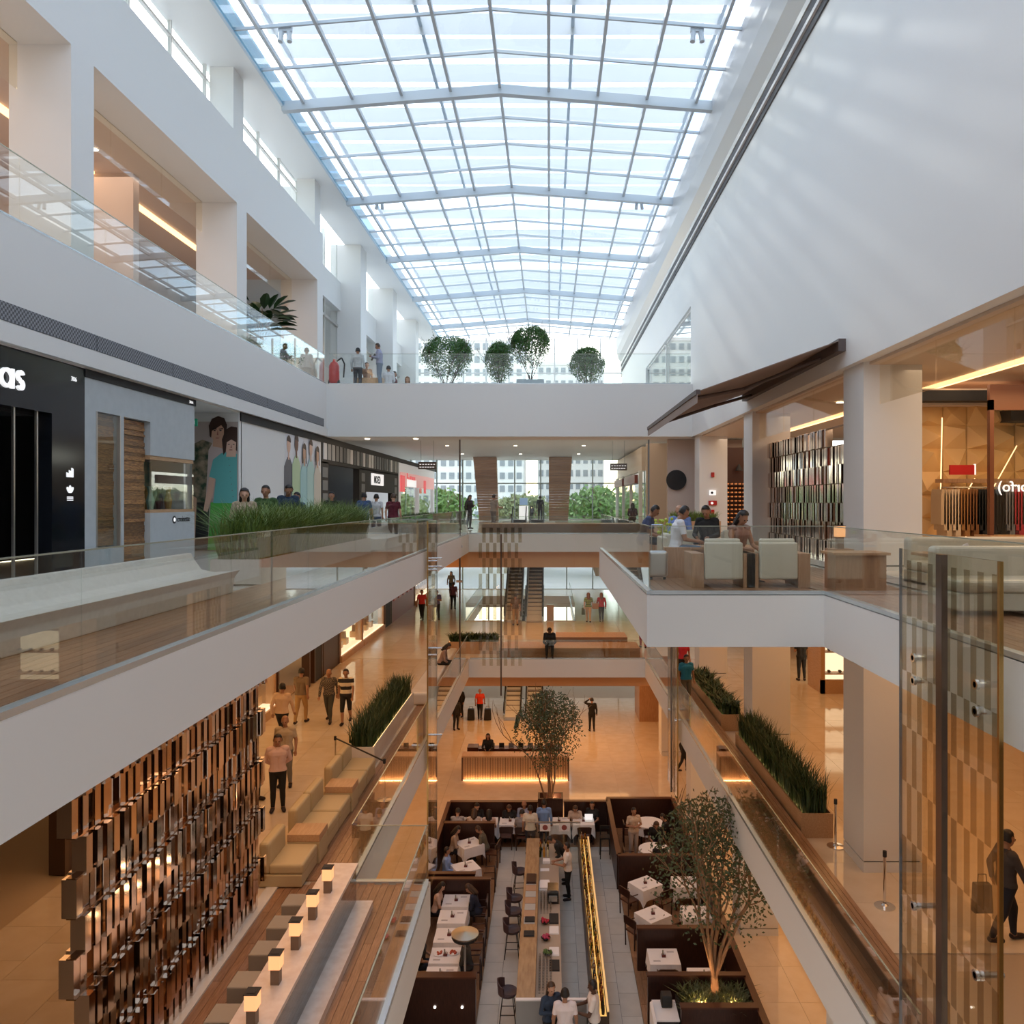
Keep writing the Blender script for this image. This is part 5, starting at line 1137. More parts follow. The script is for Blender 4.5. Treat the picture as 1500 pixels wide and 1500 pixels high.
# things on the bar
r_ = random.Random(12); zt = Z1+.92; zf = Z1+1.108
gme = MB().lathe([(.03, 0), (.006, .01), (.006, .07), (.035, .1), (.03, .17)], n=8).mesh('wine_glass', glass('ware_clear', (.85, .85, .85), .02, 2))
for blk, (y0, n_) in enumerate(((22.1, 9), (18.5, 13))):
    for i in range(n_):
        for j in range(4): place('wine_glass', gme, None, (-.24+j*.09, y0+i*.11, zt), label='upturned wine glass in the rows on the bar back counter', cat='glass', group='rows of glasses on the bar')
its = [(-.15, 23.6, 'stack of folded white towels on the bar back counter', 'towels', cloth, (.16, .28, .1)), (.1, 22.9, 'black coffee machine on the bar back counter', 'coffee machine', blackm, (.17, .3, .3)), (.12, 21.2, 'white tray farther along the bar back counter', 'tray', cloth, (.13, .2, .03)), (.12, 20.2, 'white tray nearer on the bar back counter', 'tray', cloth, (.13, .2, .03)),
       (.12, 21.8, 'black rubber mat on the bar back counter, farther one', 'mat', blackm, (.13, .28, .02)), (.12, 19.6, 'black rubber mat on the bar back counter, nearer one', 'mat', blackm, (.13, .25, .02)), (-.54, 21.4, 'black square tray on the bar top, farther one', 'tray', blackm, (.14, .14, .03)), (-.54, 20.7, 'black square tray on the bar top, nearer one', 'tray', blackm, (.14, .14, .03)),
       (-.1, 25.2, 'white stack of plates at the far end of the bar', 'plates', cloth, (.12, .12, .09)), (-.15, 24.7, 'white paper sheet on the bar by the chef', 'paper', cloth, (.14, .1, .01)), (-.55, 23.7, 'dark tray of glasses on the bar top', 'tray', darkw, (.15, .3, .05))]
for x, y, lb, cat, m_, (a, b, h) in its:
    t = thing(cat.replace(' ', '_'), lb, cat, (x, y, zf if x < -.4 else zt)); MB().box(-a, a, -b, b, 0, h*.5).box(-a*.9, a*.9, -b*.9, b*.9, h*.5, h).build('body', m_, t, bevel=.006)
    if 'coffee' in cat: MB().box(-a*.7, a*.7, -b-.06, -b, .1, .25).build('front_grille', steel, t); MB().box(-a*.9, a*.9, -b*.8, b*.8, h, h+.06).build('cup_tray', chrome, t)
for k, (x, y, m_) in enumerate(((-.12, 21.55, mat('fruit_red', (.5, .03, .06), .4)), (-.05, 20.05, mat('fruit_green', (.12, .2, .05), .4)), (-.1, 20.75, mat('fruit_pink', (.5, .05, .12), .4)), (-.35, 26.0, mat('herb', (.08, .25, .04), .5)))):
    t = thing('fruit_bowl', '%s on the bar back counter' % ['round bowl of red fruit in the middle', 'bowl of green garnish', 'tray of pink fruit beside the black trays', 'pot of green herbs at the far end'][k], 'bowl', (x, y, zt)); MB().lathe([(.06, 0), (.13, .07), (.12, .07), (.05, .02)], n=16).build('bowl', blackm, t)
    b = MB()
    for i in range(22): b.ball((r_.uniform(-.09, .09), r_.uniform(-.09, .09), .07+r_.uniform(0, .05)), .028, 6)
    b.build('fruit', m_, t, kind='stuff')
for i in range(12):
    place('bottle', bme[i % 5], None, (-.3+(i % 3)*.12, 25.6+(i//3)*.2, zt), label=['green', 'amber', 'clear yellowish', 'black', 'wine red'][i % 5]+' bottle on the far end of the bar back counter', cat='bottle', group='bottles at the far end of the bar')
# service station
t = thing('service_station', 'black and white service cart beside the right planter', 'cart', (2.62, 17.9, Z1)); MB().box(-.22, .28, -.3, .4, 0, .85).build('cabinet', blackm, t); MB().box(-.24, .3, -.32, .42, .85, .88).build('top', cloth, t); MB().prism([(-.3, .2), (-.24, .2), (-.24, .95), (-.3, .9)], 'y', -.5, .3).build('hanging_linen', cloth, t, bevel=.01); MB().box(-.05, .2, .1, .35, .88, 1.15).build('machine', blackm, t, bevel=.03)
t = thing('waste_bin', 'grey plastic bin inside the bar aisle at the near end', 'bin', (.72, 18.3, Z1)); MB().lathe([(.13, 0), (.17, .5), (.15, .5), (.11, .04)], n=4, sx=1.2).build('bin_body', mat('bin_grey', (.35, .38, .40), .5), t)
t = thing('laptop', 'white laptop open on the back row table by the narrow partition', 'laptop', (1.45, 28.9, Z1+.745)); MB().box(-.15, .15, -.1, .1, 0, .015).build('keyboard', steel, t); MB().box(-.15, .15, .1, .115, .01, .22).build('screen', signw, t)
# ------------------------------------------------------------------ people
def capsule(b, p, r, q, r2, n=10):
    p = Vector(p); q = Vector(q); d = q-p; L = d.length
    if L < 1e-5: q = p+Vector((0, 0, 1e-3)); d = q-p
    d.normalize(); u = d.orthogonal().normalized(); w = d.cross(u); rings = []
    for c, rr, aa in [(p, r, a) for a in (-1.25, -.7, 0)]+[(q, r2, a) for a in (0, .7, 1.25)]:
        rings.append([c+d*math.sin(aa)*rr+(u*math.cos(2*PI*i/n)+w*math.sin(2*PI*i/n))*math.cos(aa)*rr for i in range(n)])
    vs = [v for R_ in rings for v in R_]; k = len(rings)
    fs = [(j*n+i, j*n+(i+1) % n, (j+1)*n+(i+1) % n, (j+1)*n+i) for j in range(k-1) for i in range(n)]+[tuple(range(n-1, -1, -1)), tuple((k-1)*n+i for i in range(n))]
    b.add(vs, fs)
def pose(kind):
    V = Vector; J = {}
    sit = kind.startswith('sit'); hz = .5 if sit else .93
    J['H'] = V((0, 0, hz)); lean = {'sitlean': .32, 'bend': .75, 'slump': .3, 'siteat': .18}.get(kind, .03)
    if kind == 'sitlow': lean = .38
    def up(x, y, z):
        v = V((x, y, z-.93)); c, s_ = math.cos(lean), math.sin(lean)
        return V((v.x, v.y*c-v.z*s_, v.y*s_+v.z*c))+J['H']
    for s, n_ in ((1, 'L'), (-1, 'R')):
        J['hip'+n_] = J['H']+V((s*.09, 0, -.02))
        if sit:
            J['kn'+n_] = V((s*.13, -.43, .49)); J['an'+n_] = V((s*.12, -.40, .08)); J['toe'+n_] = V((s*.13, -.55, .04))
        elif kind in ('walk', 'walk2'):
            f = s if kind == 'walk' else -s
            J['kn'+n_] = V((s*.09, -.13*f-.04, .50)); J['an'+n_] = V((s*.085, -.22*f+.05, .09+(.04 if f < 0 else 0))); J['toe'+n_] = J['an'+n_]+V((s*.02, -.15, -.045))
        else:
            J['kn'+n_] = V((s*.10, -.02, .5)); J['an'+n_] = V((s*.11, .03, .09)); J['toe'+n_] = V((s*.14, -.12, .04))
        J['sh'+n_] = up(s*.185, 0, 1.42)
        el, wr = (s*.25, .04, 1.14), (s*.26, -.06, .90)
        if kind in ('walk', 'walk2'):
            f = s if kind == 'walk' else -s; el = (s*.25, .12*f, 1.15); wr = (s*.25, .16*f-.08, .91)
        if kind in ('phone', 'tablet') and (s == 1 or kind == 'tablet'): el = (s*.24, -.02, 1.14); wr = (s*.08, -.28, 1.22)
        if kind == 'handhead' and s == 1: el = (s*.38, -.06, 1.50); wr = (s*.14, -.05, 1.66)
        if kind == 'folded': el = (s*.27, -.03, 1.15); wr = (-s*.05, -.24, 1.16)
        if kind == 'back': el = (s*.27, .10, 1.14); wr = (s*.06, .18, .98)
        if kind in ('siteat', 'sitlean', 'bend', 'serve'): el = (s*.25, -.12, 1.14); wr = (s*.12, -.38, 1.14)
        if kind == 'sitlow': el = (s*.24, -.15, 1.12); wr = (s*.04, -.36, 1.02)
        if kind == 'sit': el = (s*.24, -.05, 1.13); wr = (s*.14, -.27, 1.06)
        J['el'+n_] = up(*el); J['wr'+n_] = up(*wr)
    J['waist'] = up(0, 0, 1.10); J['chest'] = up(0, -.005, 1.32); J['neck'] = up(0, .01, 1.47); J['head'] = up(0, -.01, 1.60)
    if kind in ('sitlean', 'bend', 'sitlow', 'siteat', 'phone', 'tablet'): J['head'] += V((0, -.03, -.01))
    return J
PC = {}
def body_mesh(kind, fem=False):
    key = (kind, fem)
    if key in PC: return PC[key]
    J = pose(kind); caps = []; V = Vector
    def c(a, r, b, r2, tg): caps.append((V(a), r, V(b), r2, tg))
    sx = V((1, 0, 0)); wS = .9 if fem else 1
    c(J['H']-sx*.07, .125, J['H']+sx*.07, .125, 'pelvis')
    for s in (-1, 1):
        c(J['H']+sx*.065*s, .118, J['waist']+sx*.05*s*wS, .105*wS, 'torso'); c(J['waist']+sx*.05*s*wS, .105*wS, J['chest']+sx*.085*s*wS, .12*wS, 'torso')
    c(J['chest']-sx*.1, .12*wS, J['chest']+sx*.1, .12*wS, 'torso'); c(J['chest']+V((0, 0, .03)), .1, J['neck'], .055, 'torso'); c(J['neck'], .054, J['head'], .052, 'neck')
    up_ = (J['head']-J['neck']).normalized(); h = J['head']; fw = V((0, -1, 0)); fw = (fw-up_*fw.dot(up_)).normalized()
    c(h+up_*.02-fw*.012, .086, h+up_*.075-fw*.015, .088, 'head'); c(h+fw*.035-up_*.03, .058, h+fw*.03+up_*.04, .07, 'head'); c(h+fw*.09+up_*.035, .012, h+fw*.108+up_*.005, .017, 'head')
    for s in (-1, 1): c(h+sx*s*.083+up_*.04, .016, h+sx*s*.086+up_*.0, .014, 'head')
    for s, n_ in ((1, 'L'), (-1, 'R')):
        c(J['sh'+n_]-sx*s*.05, .07*wS, J['sh'+n_], .062*wS, 'torso'); c(J['sh'+n_], .058*wS, J['el'+n_], .043*wS, 'uarm'); c(J['el'+n_], .043*wS, J['wr'+n_], .029, 'farm')
        d = (J['wr'+n_]-J['el'+n_]).normalized(); side = d.cross(V((0, 1, .3))); side = side.normalized() if side.length > .1 else sx
        w0 = J['wr'+n_]; nrm = d.cross(side).normalized()
        c(w0, .027, w0+d*.05+side*.012, .024, 'hand'); c(w0, .027, w0+d*.05-side*.012, .024, 'hand')
        for i, L in enumerate((.062, .074, .07, .055)):
            o = side*(-.030+.020*i); k0 = w0+d*.065+o; k1 = k0+d*L*.5+nrm*.006; c(k0, .0105, k1, .0095, 'hand'); c(k1, .0095, k1+d*L*.45+nrm*.018, .0085, 'hand')
        c(w0+d*.02-side*.02, .013, w0+d*.06-side*.055+nrm*.01, .011, 'hand')
        c(J['hip'+n_], .10, J['kn'+n_], .066, 'thigh'); c(J['kn'+n_], .062, J['kn'+n_]*.5+J['an'+n_]*.5+V((0, .012, 0)), .058, 'shin'); c(J['kn'+n_]*.5+J['an'+n_]*.5+V((0, .012, 0)), .056, J['an'+n_], .04, 'ankle')
        c(J['an'+n_]+V((0, .02, -.035)), .045, J['toe'+n_], .038, 'foot')
    b = MB()
    for a, r, q, r2, tg in caps: capsule(b, a, r, q, r2)
    me = b.mesh('tmp', []) if False else None
    me = D.meshes.new('tmp'); me.from_pydata(b.v, [], b.f); o = D.objects.new('tmp', me); C.objects.link(o)
    rm = o.modifiers.new('r', 'REMESH'); rm.mode = 'VOXEL'; rm.voxel_size = .0125; rm.use_smooth_shade = True
    sm = o.modifiers.new('s', 'SMOOTH'); sm.factor = .5; sm.iterations = 2
    bpy.context.view_layer.update()
    bm_ = D.meshes.new_from_object(o.evaluated_get(bpy.context.evaluated_depsgraph_get())); bm_.name = 'body'; D.objects.remove(o)
    n = len(bm_.vertices); co = np.empty(n*3); bm_.vertices.foreach_get('co', co); co = co.reshape(-1, 3)
    nr = np.empty(n*3); bm_.vertices.foreach_get('normal', nr); nr = nr.reshape(-1, 3)
    bd = np.full(n, 9.); bt = np.zeros(n, int); bu = np.zeros(n)
    for i, (a, r, q, r2, tg) in enumerate(caps):
        a_ = np.array(a); d_ = np.array(q)-a_; L2 = max(1e-8, d_@d_); tt = np.clip(((co-a_)@d_)/L2, 0, 1); dist = np.linalg.norm(co-a_-tt[:, None]*d_, axis=1)-(r+(r2-r)*tt)
        m_ = dist < bd; bd[m_] = dist[m_]; bt[m_] = i; bu[m_] = tt[m_]
    tags = np.array([c_[4] for c_ in caps])[bt]
    fv = [tuple(p.vertices) for p in bm_.polygons]
    bm_.polygons.foreach_set('use_smooth', [True]*len(fv))
    PC[key] = dict(J=J, me=bm_, co=co, nr=nr, tags=tags, u=bu, fv=fv, up=np.array(up_), fw=np.array(fw)); return PC[key]
SC = {}
def shell(kind, fem, part, opt):
    key = (kind, fem, part, opt)
    if key in SC: return SC[key]
    B = body_mesh(kind, fem); tg = B['tags']; co = B['co']; u = B['u']
    off = .007
    if part == 'shirt':
        m = np.isin(tg, ['torso', 'uarm', 'farm'] if opt == 'long' else ['torso', 'uarm']) if opt != 'none' else np.isin(tg, ['torso'])
        m |= (tg == 'pelvis') & (co[:, 2] > B['J']['H'].z+(.0 if not opt == 'x' else .05))
        if opt == 'short': m &= ~((tg == 'uarm') & (u > .72))
        off = .011
    elif part == 'trousers':
        m = np.isin(tg, ['pelvis', 'thigh', 'shin', 'ankle']) if opt == 'long' else (np.isin(tg, ['pelvis', 'thigh']) | ((tg == 'shin') & (u < .4)))
        if opt == 'skirt': m = np.isin(tg, ['pelvis', 'thigh'])
        m |= (tg == 'torso') & (co[:, 2] < B['J']['H'].z+.08); off = .006 if opt != 'skirt' else .02
    elif part == 'shoes': m = (tg == 'foot'); off = .006
    elif part == 'hair':
        h = np.array(B['J']['head']); q = co-h; z_ = q@B['up']; y_ = q@B['fw']
        m = (tg == 'head') & (((z_ > .108) & (y_ < .062)) | ((y_ < .0) & (z_ > -.015)) | ((z_ > .085) & (y_ < .04)))
        off = .010 if opt != 'long' else .018
    fs = [f for f in B['fv'] if all(m[i] for i in f)]
    used = sorted({i for f in fs for i in f}); mp_ = {v: i for i, v in enumerate(used)}
    vs = (co[used]+B['nr'][used]*off).tolist(); fs = [tuple(mp_[i] for i in f) for f in fs]
    b = MB(); b.add(vs, fs)
    if part == 'hair' and opt == 'long':
        h = Vector(B['J']['head']); U = Vector(B['up']); Fw = Vector(B['fw'])
        capsule(b, h+U*.04-Fw*.05, .085, h-U*.2-Fw*.085, .07); 
        for s in (-1, 1): capsule(b, h+U*.04+Vector((s*.07, 0, 0))-Fw*.02, .035, h-U*.16+Vector((s*.085, 0, 0))-Fw*.04, .028)
    SC[key] = b.mesh(part, [blackm], True); return SC[key]
eye_me = MB().ball((0, 0, 0), .011, 8).mesh('eye', mat('eye_dark', (.02, .015, .01), .2)); lip_me = MB().ball((0, 0, 0), .02, 8, sc_=(1, .4, .3)).mesh('mouth', mat('lip', (.35, .12, .10), .5))
SK = {'f': mat('skin_fair', (.58, .33, .22), .5), 'm': mat('skin_mid', (.38, .19, .11), .5), 'd': mat('skin_dark', (.10, .045, .025), .5)}
for m_ in SK.values(): m_.node_tree.nodes['Principled BSDF'].inputs['Base Color'].default_value = m_.node_tree.nodes['Principled BSDF'].inputs['Base Color'].default_value
HR = {'k': mat('hair_black', (.012, .009, .008), .5), 'b': mat('hair_brown', (.06, .03, .015), .5), 'g': mat('hair_grey', (.35, .33, .31), .6), 'l': mat('hair_auburn', (.20, .08, .03), .5)}
PB = {}
def cm(c): 
    if not isinstance(c, tuple): return c
    return mat('cloth_%02d%02d%02d' % tuple(int(x*99) for x in c), c, .85)
def person(label, kind, loc, rot, shirt, pants, hair='k', skin='m', fem=False, sl='long', tr='long', hs='short', sc_=1.0, group=None):
    B = body_mesh(kind, fem); t = thing('person', label, 'person', loc, rot, group); t.scale = (sc_,)*3
    def pt(n_, me, m_):
        o = place(n_, me, t); PB.setdefault(t.name, o)
        if len(me.materials) == 0: me.materials.append(blackm)
        o.material_slots[0].link = 'OBJECT'; o.material_slots[0].material = m_; return o
    pt('body', B['me'], SK[skin]); pt('shirt', shell(kind, fem, 'shirt', sl), cm(shirt)); pt('trousers' if tr != 'skirt' else 'skirt', shell(kind, fem, 'trousers', tr), cm(pants)); pt('shoes', shell(kind, fem, 'shoes', ''), cm((.03, .02, .02)))
    if hair: pt('hair', shell(kind, fem, 'hair', hs), HR[hair])
    h = Vector(B['J']['head']); U = Vector(B['up']); Fw = Vector(B['fw'])
    for s in (-1, 1): place('eye', eye_me, PB[t.name], h+U*.035+Fw*.094+Vector((s*.031, 0, 0)))
    place('mouth', lip_me, PB[t.name], h-U*.035+Fw*.09)
    return t
N = (.015, .018, .03); K = (.012, .012, .013); WH = (.78, .72, .68); BL = (.20, .32, .58); JN = (.07, .10, .16)
strp = pattern('stripe_shirt', 'stripe', (.015, .015, .02), (.75, .65, .5), 1.35); plaid = pattern('plaid_shirt', 'check', (.03, .03, .035), (.22, .17, .12), 26); gstr = pattern('green_stripe', 'stripe', (.05, .12, .03), (.30, .40, .12), 3.2)
# level 2 walkers
person('man in pink shirt and black trousers, hands behind back, nearest on the lower left walkway', 'back', at(407, 1188, Z2), .3, (.70, .48, .42), K, 'k', 'm', sc_=.98)
person('man in beige short sleeved shirt directly behind the man in pink shirt', 'stand', at(418, 1152, Z2), .1, (.50, .40, .28), (.22, .20, .17), None, 'm', sl='short', sc_=.98)
person('man in cream shirt and black trousers walking away near the lower left windows', 'walk', at(413, 1092, Z2), PI-.1, (.68, .48, .33), K, 'k', 'm')
person('man in brown shirt and khaki trousers walking away on the lower left', 'walk2', at(441, 1060, Z2), PI-.1, (.20, .14, .09), (.45, .28, .12), 'k', 'm', sl='short', sc_=.98)
person('bald man in plaid shirt walking towards us on the lower left', 'walk', at(482, 1058, Z2), 0, plaid, (.06, .06, .05), None, 'm', sc_=.95)
person('young man in striped t shirt and dark shorts on the lower left', 'walk2', at(507, 1060, Z2), .05, strp, (.015, .015, .02), 'k', 'm', sl='short', tr='shorts', sc_=.97)
person('person in black half hidden at the edge of the mirrored block screen', 'walk', at(366, 1172, Z2), 1.2, K, K, 'k', 'm', sc_=.98)
person('woman sitting on the low stone bench of the lower left walkway', 'sitlow', (-4.35, 31.3, Z2+.0), PI/2, (.30, .20, .16), K, 'k', 'm', True, hs='long')
person('man in red shirt far down the lower left walkway', 'walk', at(618, 908, Z2), 0, (.65, .06, .07), K, 'k', 'm', sl='short')
person('man in blue and white top far down the lower left walkway', 'phone', at(640, 908, Z2), 0, (.12, .12, .3), N, 'k', 'm', sl='short')
person('person in striped top walking behind the glass mast at the middle level', 'walk2', at(664, 893, Z2), PI, (.16, .08, .13), K, 'k', 'm', sl='short')
person('person with dark hair near the far glazing of the middle level', 'walk', at(661, 872, Z2), 0, (.12, .08, .05), K, 'k', 'm', True, hs='long')
person('person standing between glass reflections before the escalators', 'stand', at(755, 916, Z2), PI, (.16, .12, .12), (.42, .3, .22), 'k', 'm', sl='short')
person('woman in green striped top and beige trousers walking away on the middle level', 'walk', at(862, 912, Z2), PI, gstr, (.55, .38, .24), 'l', 'f', True, sl='short', hs='long', sc_=.97)
person('woman in red jacket and black trousers walking away on the middle level', 'walk2', at(881, 911, Z2), PI, (.40, .01, .02), K, 'l', 'f', True, hs='long', sc_=.95)
person('man in black suit sitting on the edge of the lower bridge bench', 'sitlow', (0.0, 35.05, Z2+.02), 0, K, K, 'k', 'd', sc_=1.05)
person('person in dark red on the right of the middle level behind the terrace corner', 'walk', (4.4, 37.0, Z2), PI, (.3, .02, .03), (.35, .05, .06), 'k', 'm')
e = .6/9.6
person('person in red top riding the right escalator', 'stand', (-.75, 51.2, Z2+.08+13*5.55/27+.35), PI, (.6, .01, .02), (.6, .58, .55), 'k', 'f', True, hs='long')
person('person in black riding the right escalator beside the one in red', 'stand', (-1.05, 51.6, Z2+.08+14*5.55/27+.35), PI, (.03, .02, .03), K, 'k', 'm')
person('woman in red top on the lower right walkway behind the man in blue', 'stand', at(1000, 1000, Z2), 0, (.55, .03, .04), K, 'k', 'm', True, sl='short', hs='long')
person('man in bright blue t shirt and shorts on the lower right walkway', 'stand', at(1005, 1035, Z2), .2, (.02, .22, .42), (.18, .16, .13), 'k', 'm', sl='short', tr='shorts')
person('man in black standing at the lit shoe display on the lower right', 'phone', at(1174, 997, Z2), PI, K, K, 'k', 'm', sl='short')
person('man in dark clothes walking with a black bag at the right frame edge', 'walk', (7.15, 12.3, Z2), PI/2, (.06, .05, .05), N, 'k', 'm')
person('man in black below the lower right walkway beside a white pillar', 'walk', at(1001, 1130, Z1), PI/2, K, K, 'k', 'm')
# level 3
person('man in black standing at the far windows seen from behind', 'stand', (-.72, 60.5, 0), PI, K, K, 'k', 'd', sc_=1.05)
person('child in dark top beside the man in black at the far windows', 'stand', (-1.35, 60.6, 0), PI, (.12, .12, .14), K, 'k', 'm', sc_=.62)
person('woman in dark top looking at her phone near the left timber pier', 'phone', at(687, 775, 0), .9, (.03, .02, .04), (.03, .03, .04), 'k', 'm', True, hs='long')
person('person in grey pointing beside the left timber pier', 'serve', (-2.75, 38.5, 0), PI*.7, (.30, .25, .22), (.15, .12, .1), 'k', 'm', sl='short')
person('woman seated far right by the white framed shopfront', 'sit', (4.5, 42.5, 0), PI, (.05, .03, .05), K, 'k', 'm', True, hs='long')
for k, (px, Y, lb, sh, fem, hs) in enumerate(((358, 15.95, 'woman in beige top with dark hair behind the grass planter', (.45, .35, .25), True, 'long'), (390, 17.2, 'man in green t shirt behind the grass planter', (.03, .08, .02), False, 'short'), (421, 18.6, 'person resting hands at the face behind the grass planter', (.02, .04, .08), False, 'short'), (436, 19.4, 'person in blue beside the one resting behind the grass', (.04, .09, .18), False, 'short'),
                                         (486, 24, 'person in black behind the end of the grass planter', K, False, 'short'), (533, 27, 'man in blue shirt walking away by the black shopfront', (.05, .09, .2), False, 'short'), (551, 27.5, 'woman in white t shirt walking away by the black shopfront', (.6, .6, .62), True, 'short'), (576, 26, 'woman in maroon top by the white and red shopfront', (.10, .01, .02), True, 'short'))):
    person(lb, ('folded', 'stand', 'siteat', 'stand', 'stand', 'walk', 'walk2', 'stand')[k], ((px-CX)*Y/F, Y, 0 if k != 2 else .5), (.4, 0, .5, -.4, 0, PI, PI, PI)[k], sh, JN if k < 7 else K, 'k' if k < 7 else 'b', 'f' if k in (0, 7) else 'm', fem, sl='short', hs=hs, sc_=(.95, 1, 1, .93, .97, .97, .95, .95)[k])
# terrace
person('man in white shirt and jeans sitting at the terrace table', 'siteat', (2.35, 14.75, .02), PI/2, (.72, .74, .78), (.20, .28, .38), 'k', 'm', sl='short')
person('man in black suit sitting across the terrace table', 'siteat', (3.35, 16.55, .02), -.5, K, K, 'k', 'm')
person('woman with long dark hair resting her chin at the terrace', 'siteat', (3.35, 14.1, -.06), .5, (.30, .16, .12), K, 'k', 'm', True, sl='none', hs='long')
person('elderly man in blue shirt sitting farther back on the terrace', 'siteat', (3.0, 18.0, .02), -.3, (.18, .28, .6), N, None, 'f')
person('man in dark blue leaning forward over a chair on the terrace flank', 'sitlean', (2.05, 17.3, .05), 1.3, (.06, .08, .16), N, 'k', 'm', sl='short')
# level 4
person('man in white top standing with his back to us on the upper bridge', 'stand', ((524-CX)*32.3/F, 32.3, Z4-.12), PI, (.55, .57, .58), (.08, .08, .09), 'k', 'm')
person('man in lilac shirt and jeans reading a tablet on the upper bridge', 'tablet', ((556-CX)*32.2/F, 32.2, Z4), PI/2+PI, (.36, .38, .52), (.20, .25, .32), 'b', 'm', sc_=1.03)
person('woman in brown top and dark skirt on the upper bridge', 'stand', ((537-CX)*33.4/F, 33.4, Z4-.45), .5, (.30, .18, .12), N, 'b', 'f', True, sl='short', tr='skirt', sc_=.95)
person('seated man in white shirt behind the upper bridge parapet', 'sit', ((569-CX)*33.6/F, 33.6, Z4-.2), PI, (.7, .7, .72), N, 'k', 'm')
person('seated person in dark red behind the upper bridge parapet', 'sit', ((577-CX)*34.2/F, 34.2, Z4-.35), PI/2, (.2, .05, .05), N, 'k', 'm')
person('woman with long brown hair low behind the upper bridge parapet', 'sit', ((597-CX)*34/F, 34.0, Z4-.62), 0, (.5, .4, .35), N, 'l', 'f', True, hs='long')
person('dark haired person seated left of the small round upper tree', 'sit', ((837-CX)*34/F, 34, Z4-1.1), PI, K, K, 'k', 'm'); person('dark haired person seated at the right end of the upper bridge', 'sit', ((901-CX)*34/F, 34, Z4-1.1), PI, K, K, 'k', 'm')
# ground level
person('man in black with a hand on his head on the ground floor', 'handhead', at(867, 1071, Z1), PI, K, K, 'k', 'm', sc_=1.03)
person('man in red t shirt pulling dark luggage on the ground floor', 'walk', at(703, 1054, Z1), PI, (.65, .05, .02), K, None, 'm', sl='short')
person('man in black suit beside the left walkway edge on the ground floor', 'stand', at(668, 1069, Z1), .6, K, K, 'k', 'm'); person('second man in black behind the first on the ground floor left', 'stand', at(675, 1050, Z1), -.6, K, K, 'k', 'm')
person('receptionist in black standing behind the glowing desk', 'serve', (-2.85, 36.4, Z1), 0, K, K, 'k', 'm', True, hs='long')
person('bar waiter in white polo reaching over the back counter', 'serve', (.58, 24.7, Z1), PI/2+PI, WH, K, 'k', 'm', sl='short', sc_=1.02); person('chef in black bending at the far end of the bar', 'bend', (.55, 25.75, Z1), PI/2+PI, K, K, 'k', 'm')
person('woman in denim jacket standing at the near end of the bar', 'folded', (.02, 17.62, Z1), .5, (.03, .05, .09), K, 'b', 'f', True, hs='long', sc_=.98)
person('waiter in white polo with his back to us at the near end of the bar', 'stand', (.34, 17.3, Z1), PI, (.80, .70, .70), K, 'k', 'm', sl='short', sc_=1.0)
person('waiter in white polo turned left holding a cloth at the near end of the bar', 'serve', (1.0, 17.55, Z1), -PI/2, (.80, .72, .68), K, 'k', 'd', sl='short', sc_=1.03)
person('man in bright blue shirt standing with his back to us at the back row', 'stand', (-.2, 28.15, Z1), PI, BL, N, 'k', 'm', sc_=1.03); person('man in cream polo standing beside the man in blue', 'stand', (-.68, 27.75, Z1), PI, (.70, .62, .50), N, 'k', 'm', sl='short')
person('waitress in beige standing at the round tables', 'folded', (2.95, 27.6, Z1), .3, (.62, .48, .36), (.5, .42, .38), 'k', 'm', True, sl='short')
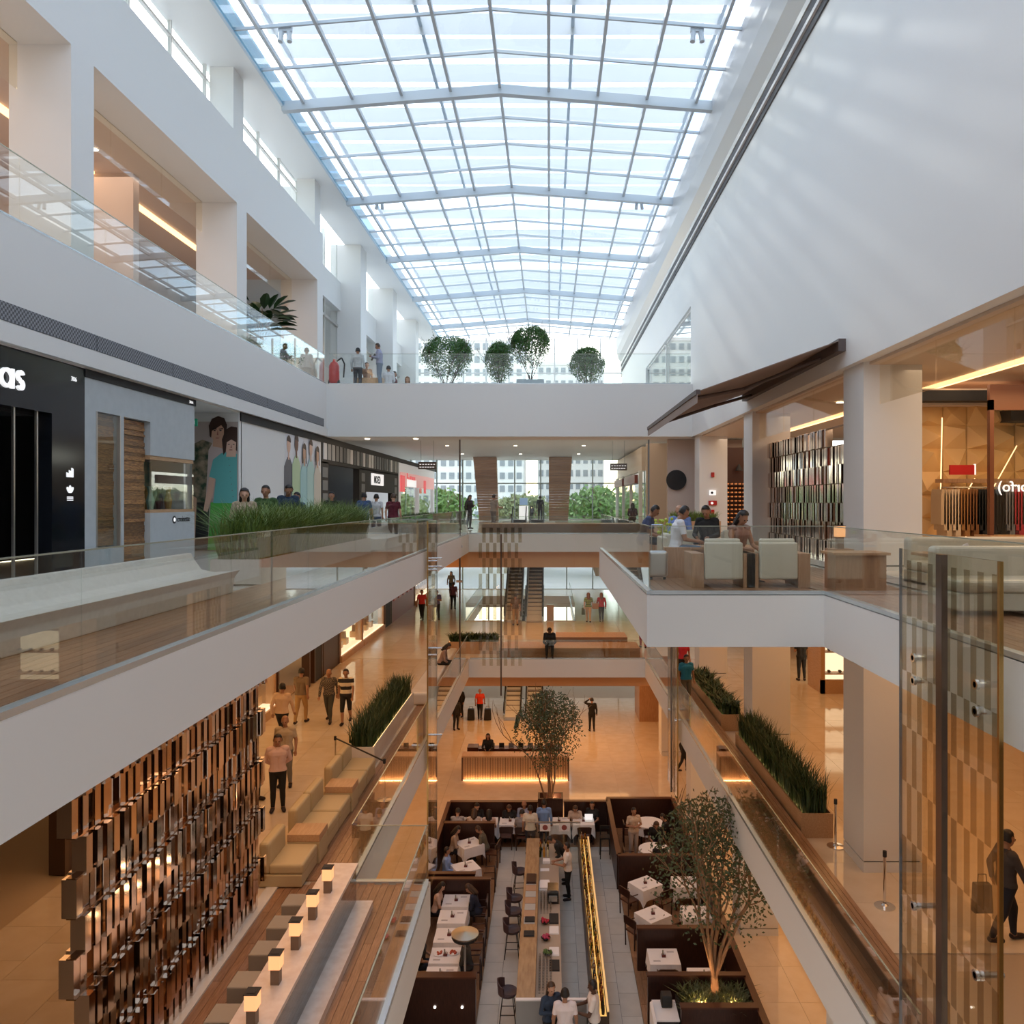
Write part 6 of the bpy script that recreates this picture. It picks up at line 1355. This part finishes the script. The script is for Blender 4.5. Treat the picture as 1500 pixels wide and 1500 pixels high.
din = [(-3.35, 28.5, PI, (.4, .38, .4), 0, 'diner in grey with back to us at the left end of the back row'), (-2.75, 28.45, PI, (.7, .55, .45), 1, 'woman in pale top with back to us in the back row'), (-2.2, 28.45, PI, (.7, .5, .42), 1, 'woman in peach top with back to us in the back row'), (-2.7, 29.35, 0, K, 1, 'dark haired woman facing us behind the back row tables'), (-1.5, 29.35, 0, K, 1, 'woman in black facing us at the third back row table'), (-.95, 29.35, 0, (.3, .33, .45), 0, 'bald man in grey blue shirt facing us in the back row'),
       (-1.0, 28.4, PI, (.28, .26, .26), 0, 'man in grey shirt with back to us at the third back row table'), (.95, 29.3, 0, (.6, .45, .35), 1, 'woman in beige facing us right of the tree planter'), (1.6, 29.3, -.4, K, 0, 'person in black at the laptop table'), (-3.35, 27.1, PI/2, (.42, .3, .22), 1, 'woman in taupe top in the first left booth'), (-2.2, 27.2, -PI/2, (.14, .12, .08), 0, 'person in olive across from her in the first left booth'), (-3.35, 25.4, PI/2, (.25, .38, .72), 0, 'man in light blue shirt in the first left booth'),
       (-3.35, 23.1, PI/2, (.6, .42, .34), 1, 'woman in peach top looking at her phone in the long left booth'), (-2.1, 23.05, -PI/2, (.02, .025, .05), 1, 'woman in navy with long dark hair in the long left booth'), (-3.35, 20.4, PI/2, K, 0, 'person in black at the table with salad plates'), (-2.1, 20.3, -PI/2, (.05, .05, .05), 0, 'person in charcoal near the round steel reflector'), (3.75, 27.85, 0, K, 1, 'woman in black between the round tables'), (3.65, 25.9, PI, K, 0, 'person in black with back to us at the nearer round table'), (4.25, 28.2, -PI/2, K, 0, 'person in black right of the larger round table')]
for k, (x, y, r_, c_, fem, lb) in enumerate(din): person(lb, ('siteat', 'sitlean', 'sit')[k % 3], (x, y, Z1), r_, c_, N, None if 'bald' in lb else 'kbk'[k % 3], 'fmm'[k % 3], bool(fem), sl=('short', 'long')[k % 2], hs='long' if fem else 'short')
# bags
def bag(loc, label, m, w=.3, h=.25, d=.12, name='handbag'):
    t = thing(name, label, 'bag', loc); MB().prism([(-w/2, 0), (w/2, 0), (w/2*.85, h), (-w/2*.85, h)], 'y', -d/2, d/2).build('bag_body', m, t, bevel=.015); MB().path([(-w/4, 0, h), (-w/5, 0, h+.14), (w/5, 0, h+.14), (w/4, 0, h)], .008, 5).build('bag_handle', m, t)
x, y, z = at(703, 1054, Z1); bag((x-.5, y-.1, z+.02), 'dark wheeled bag on the left of the man in red', blackm, .42, .62, .3, 'luggage'); bag((x+.45, y-.1, z+.02), 'dark wheeled bag on the right of the man in red', blackm, .42, .62, .3, 'luggage')
x, y, z = at(881, 911, Z2); bag((x-.32, y, z+.75), 'tan handbag carried by the woman in red jacket', mat('bag_tan', (.42, .25, .13), .5), .38, .32); x, y, z = at(862, 912, Z2); bag((x-.3, y, z+.45), 'dark green bag carried by the woman in green stripes', mat('bag_green', (.05, .09, .06), .5), .2, .4)
bag((6.75, 12.25, Z2+.5), 'black carrier bag held by the man at the right frame edge', blackm, .3, .45)
t = thing('tablet_device', 'tablet held by the man in lilac shirt on the upper bridge', 'tablet', ((548-CX)*32.2/F-.1, 32.2, Z4+1.22)); MB().prism([(-.02, -.12), (.0, -.12), (.16, .14), (.14, .15)], 'y', -.1, .1).build('slab', blackm, t)
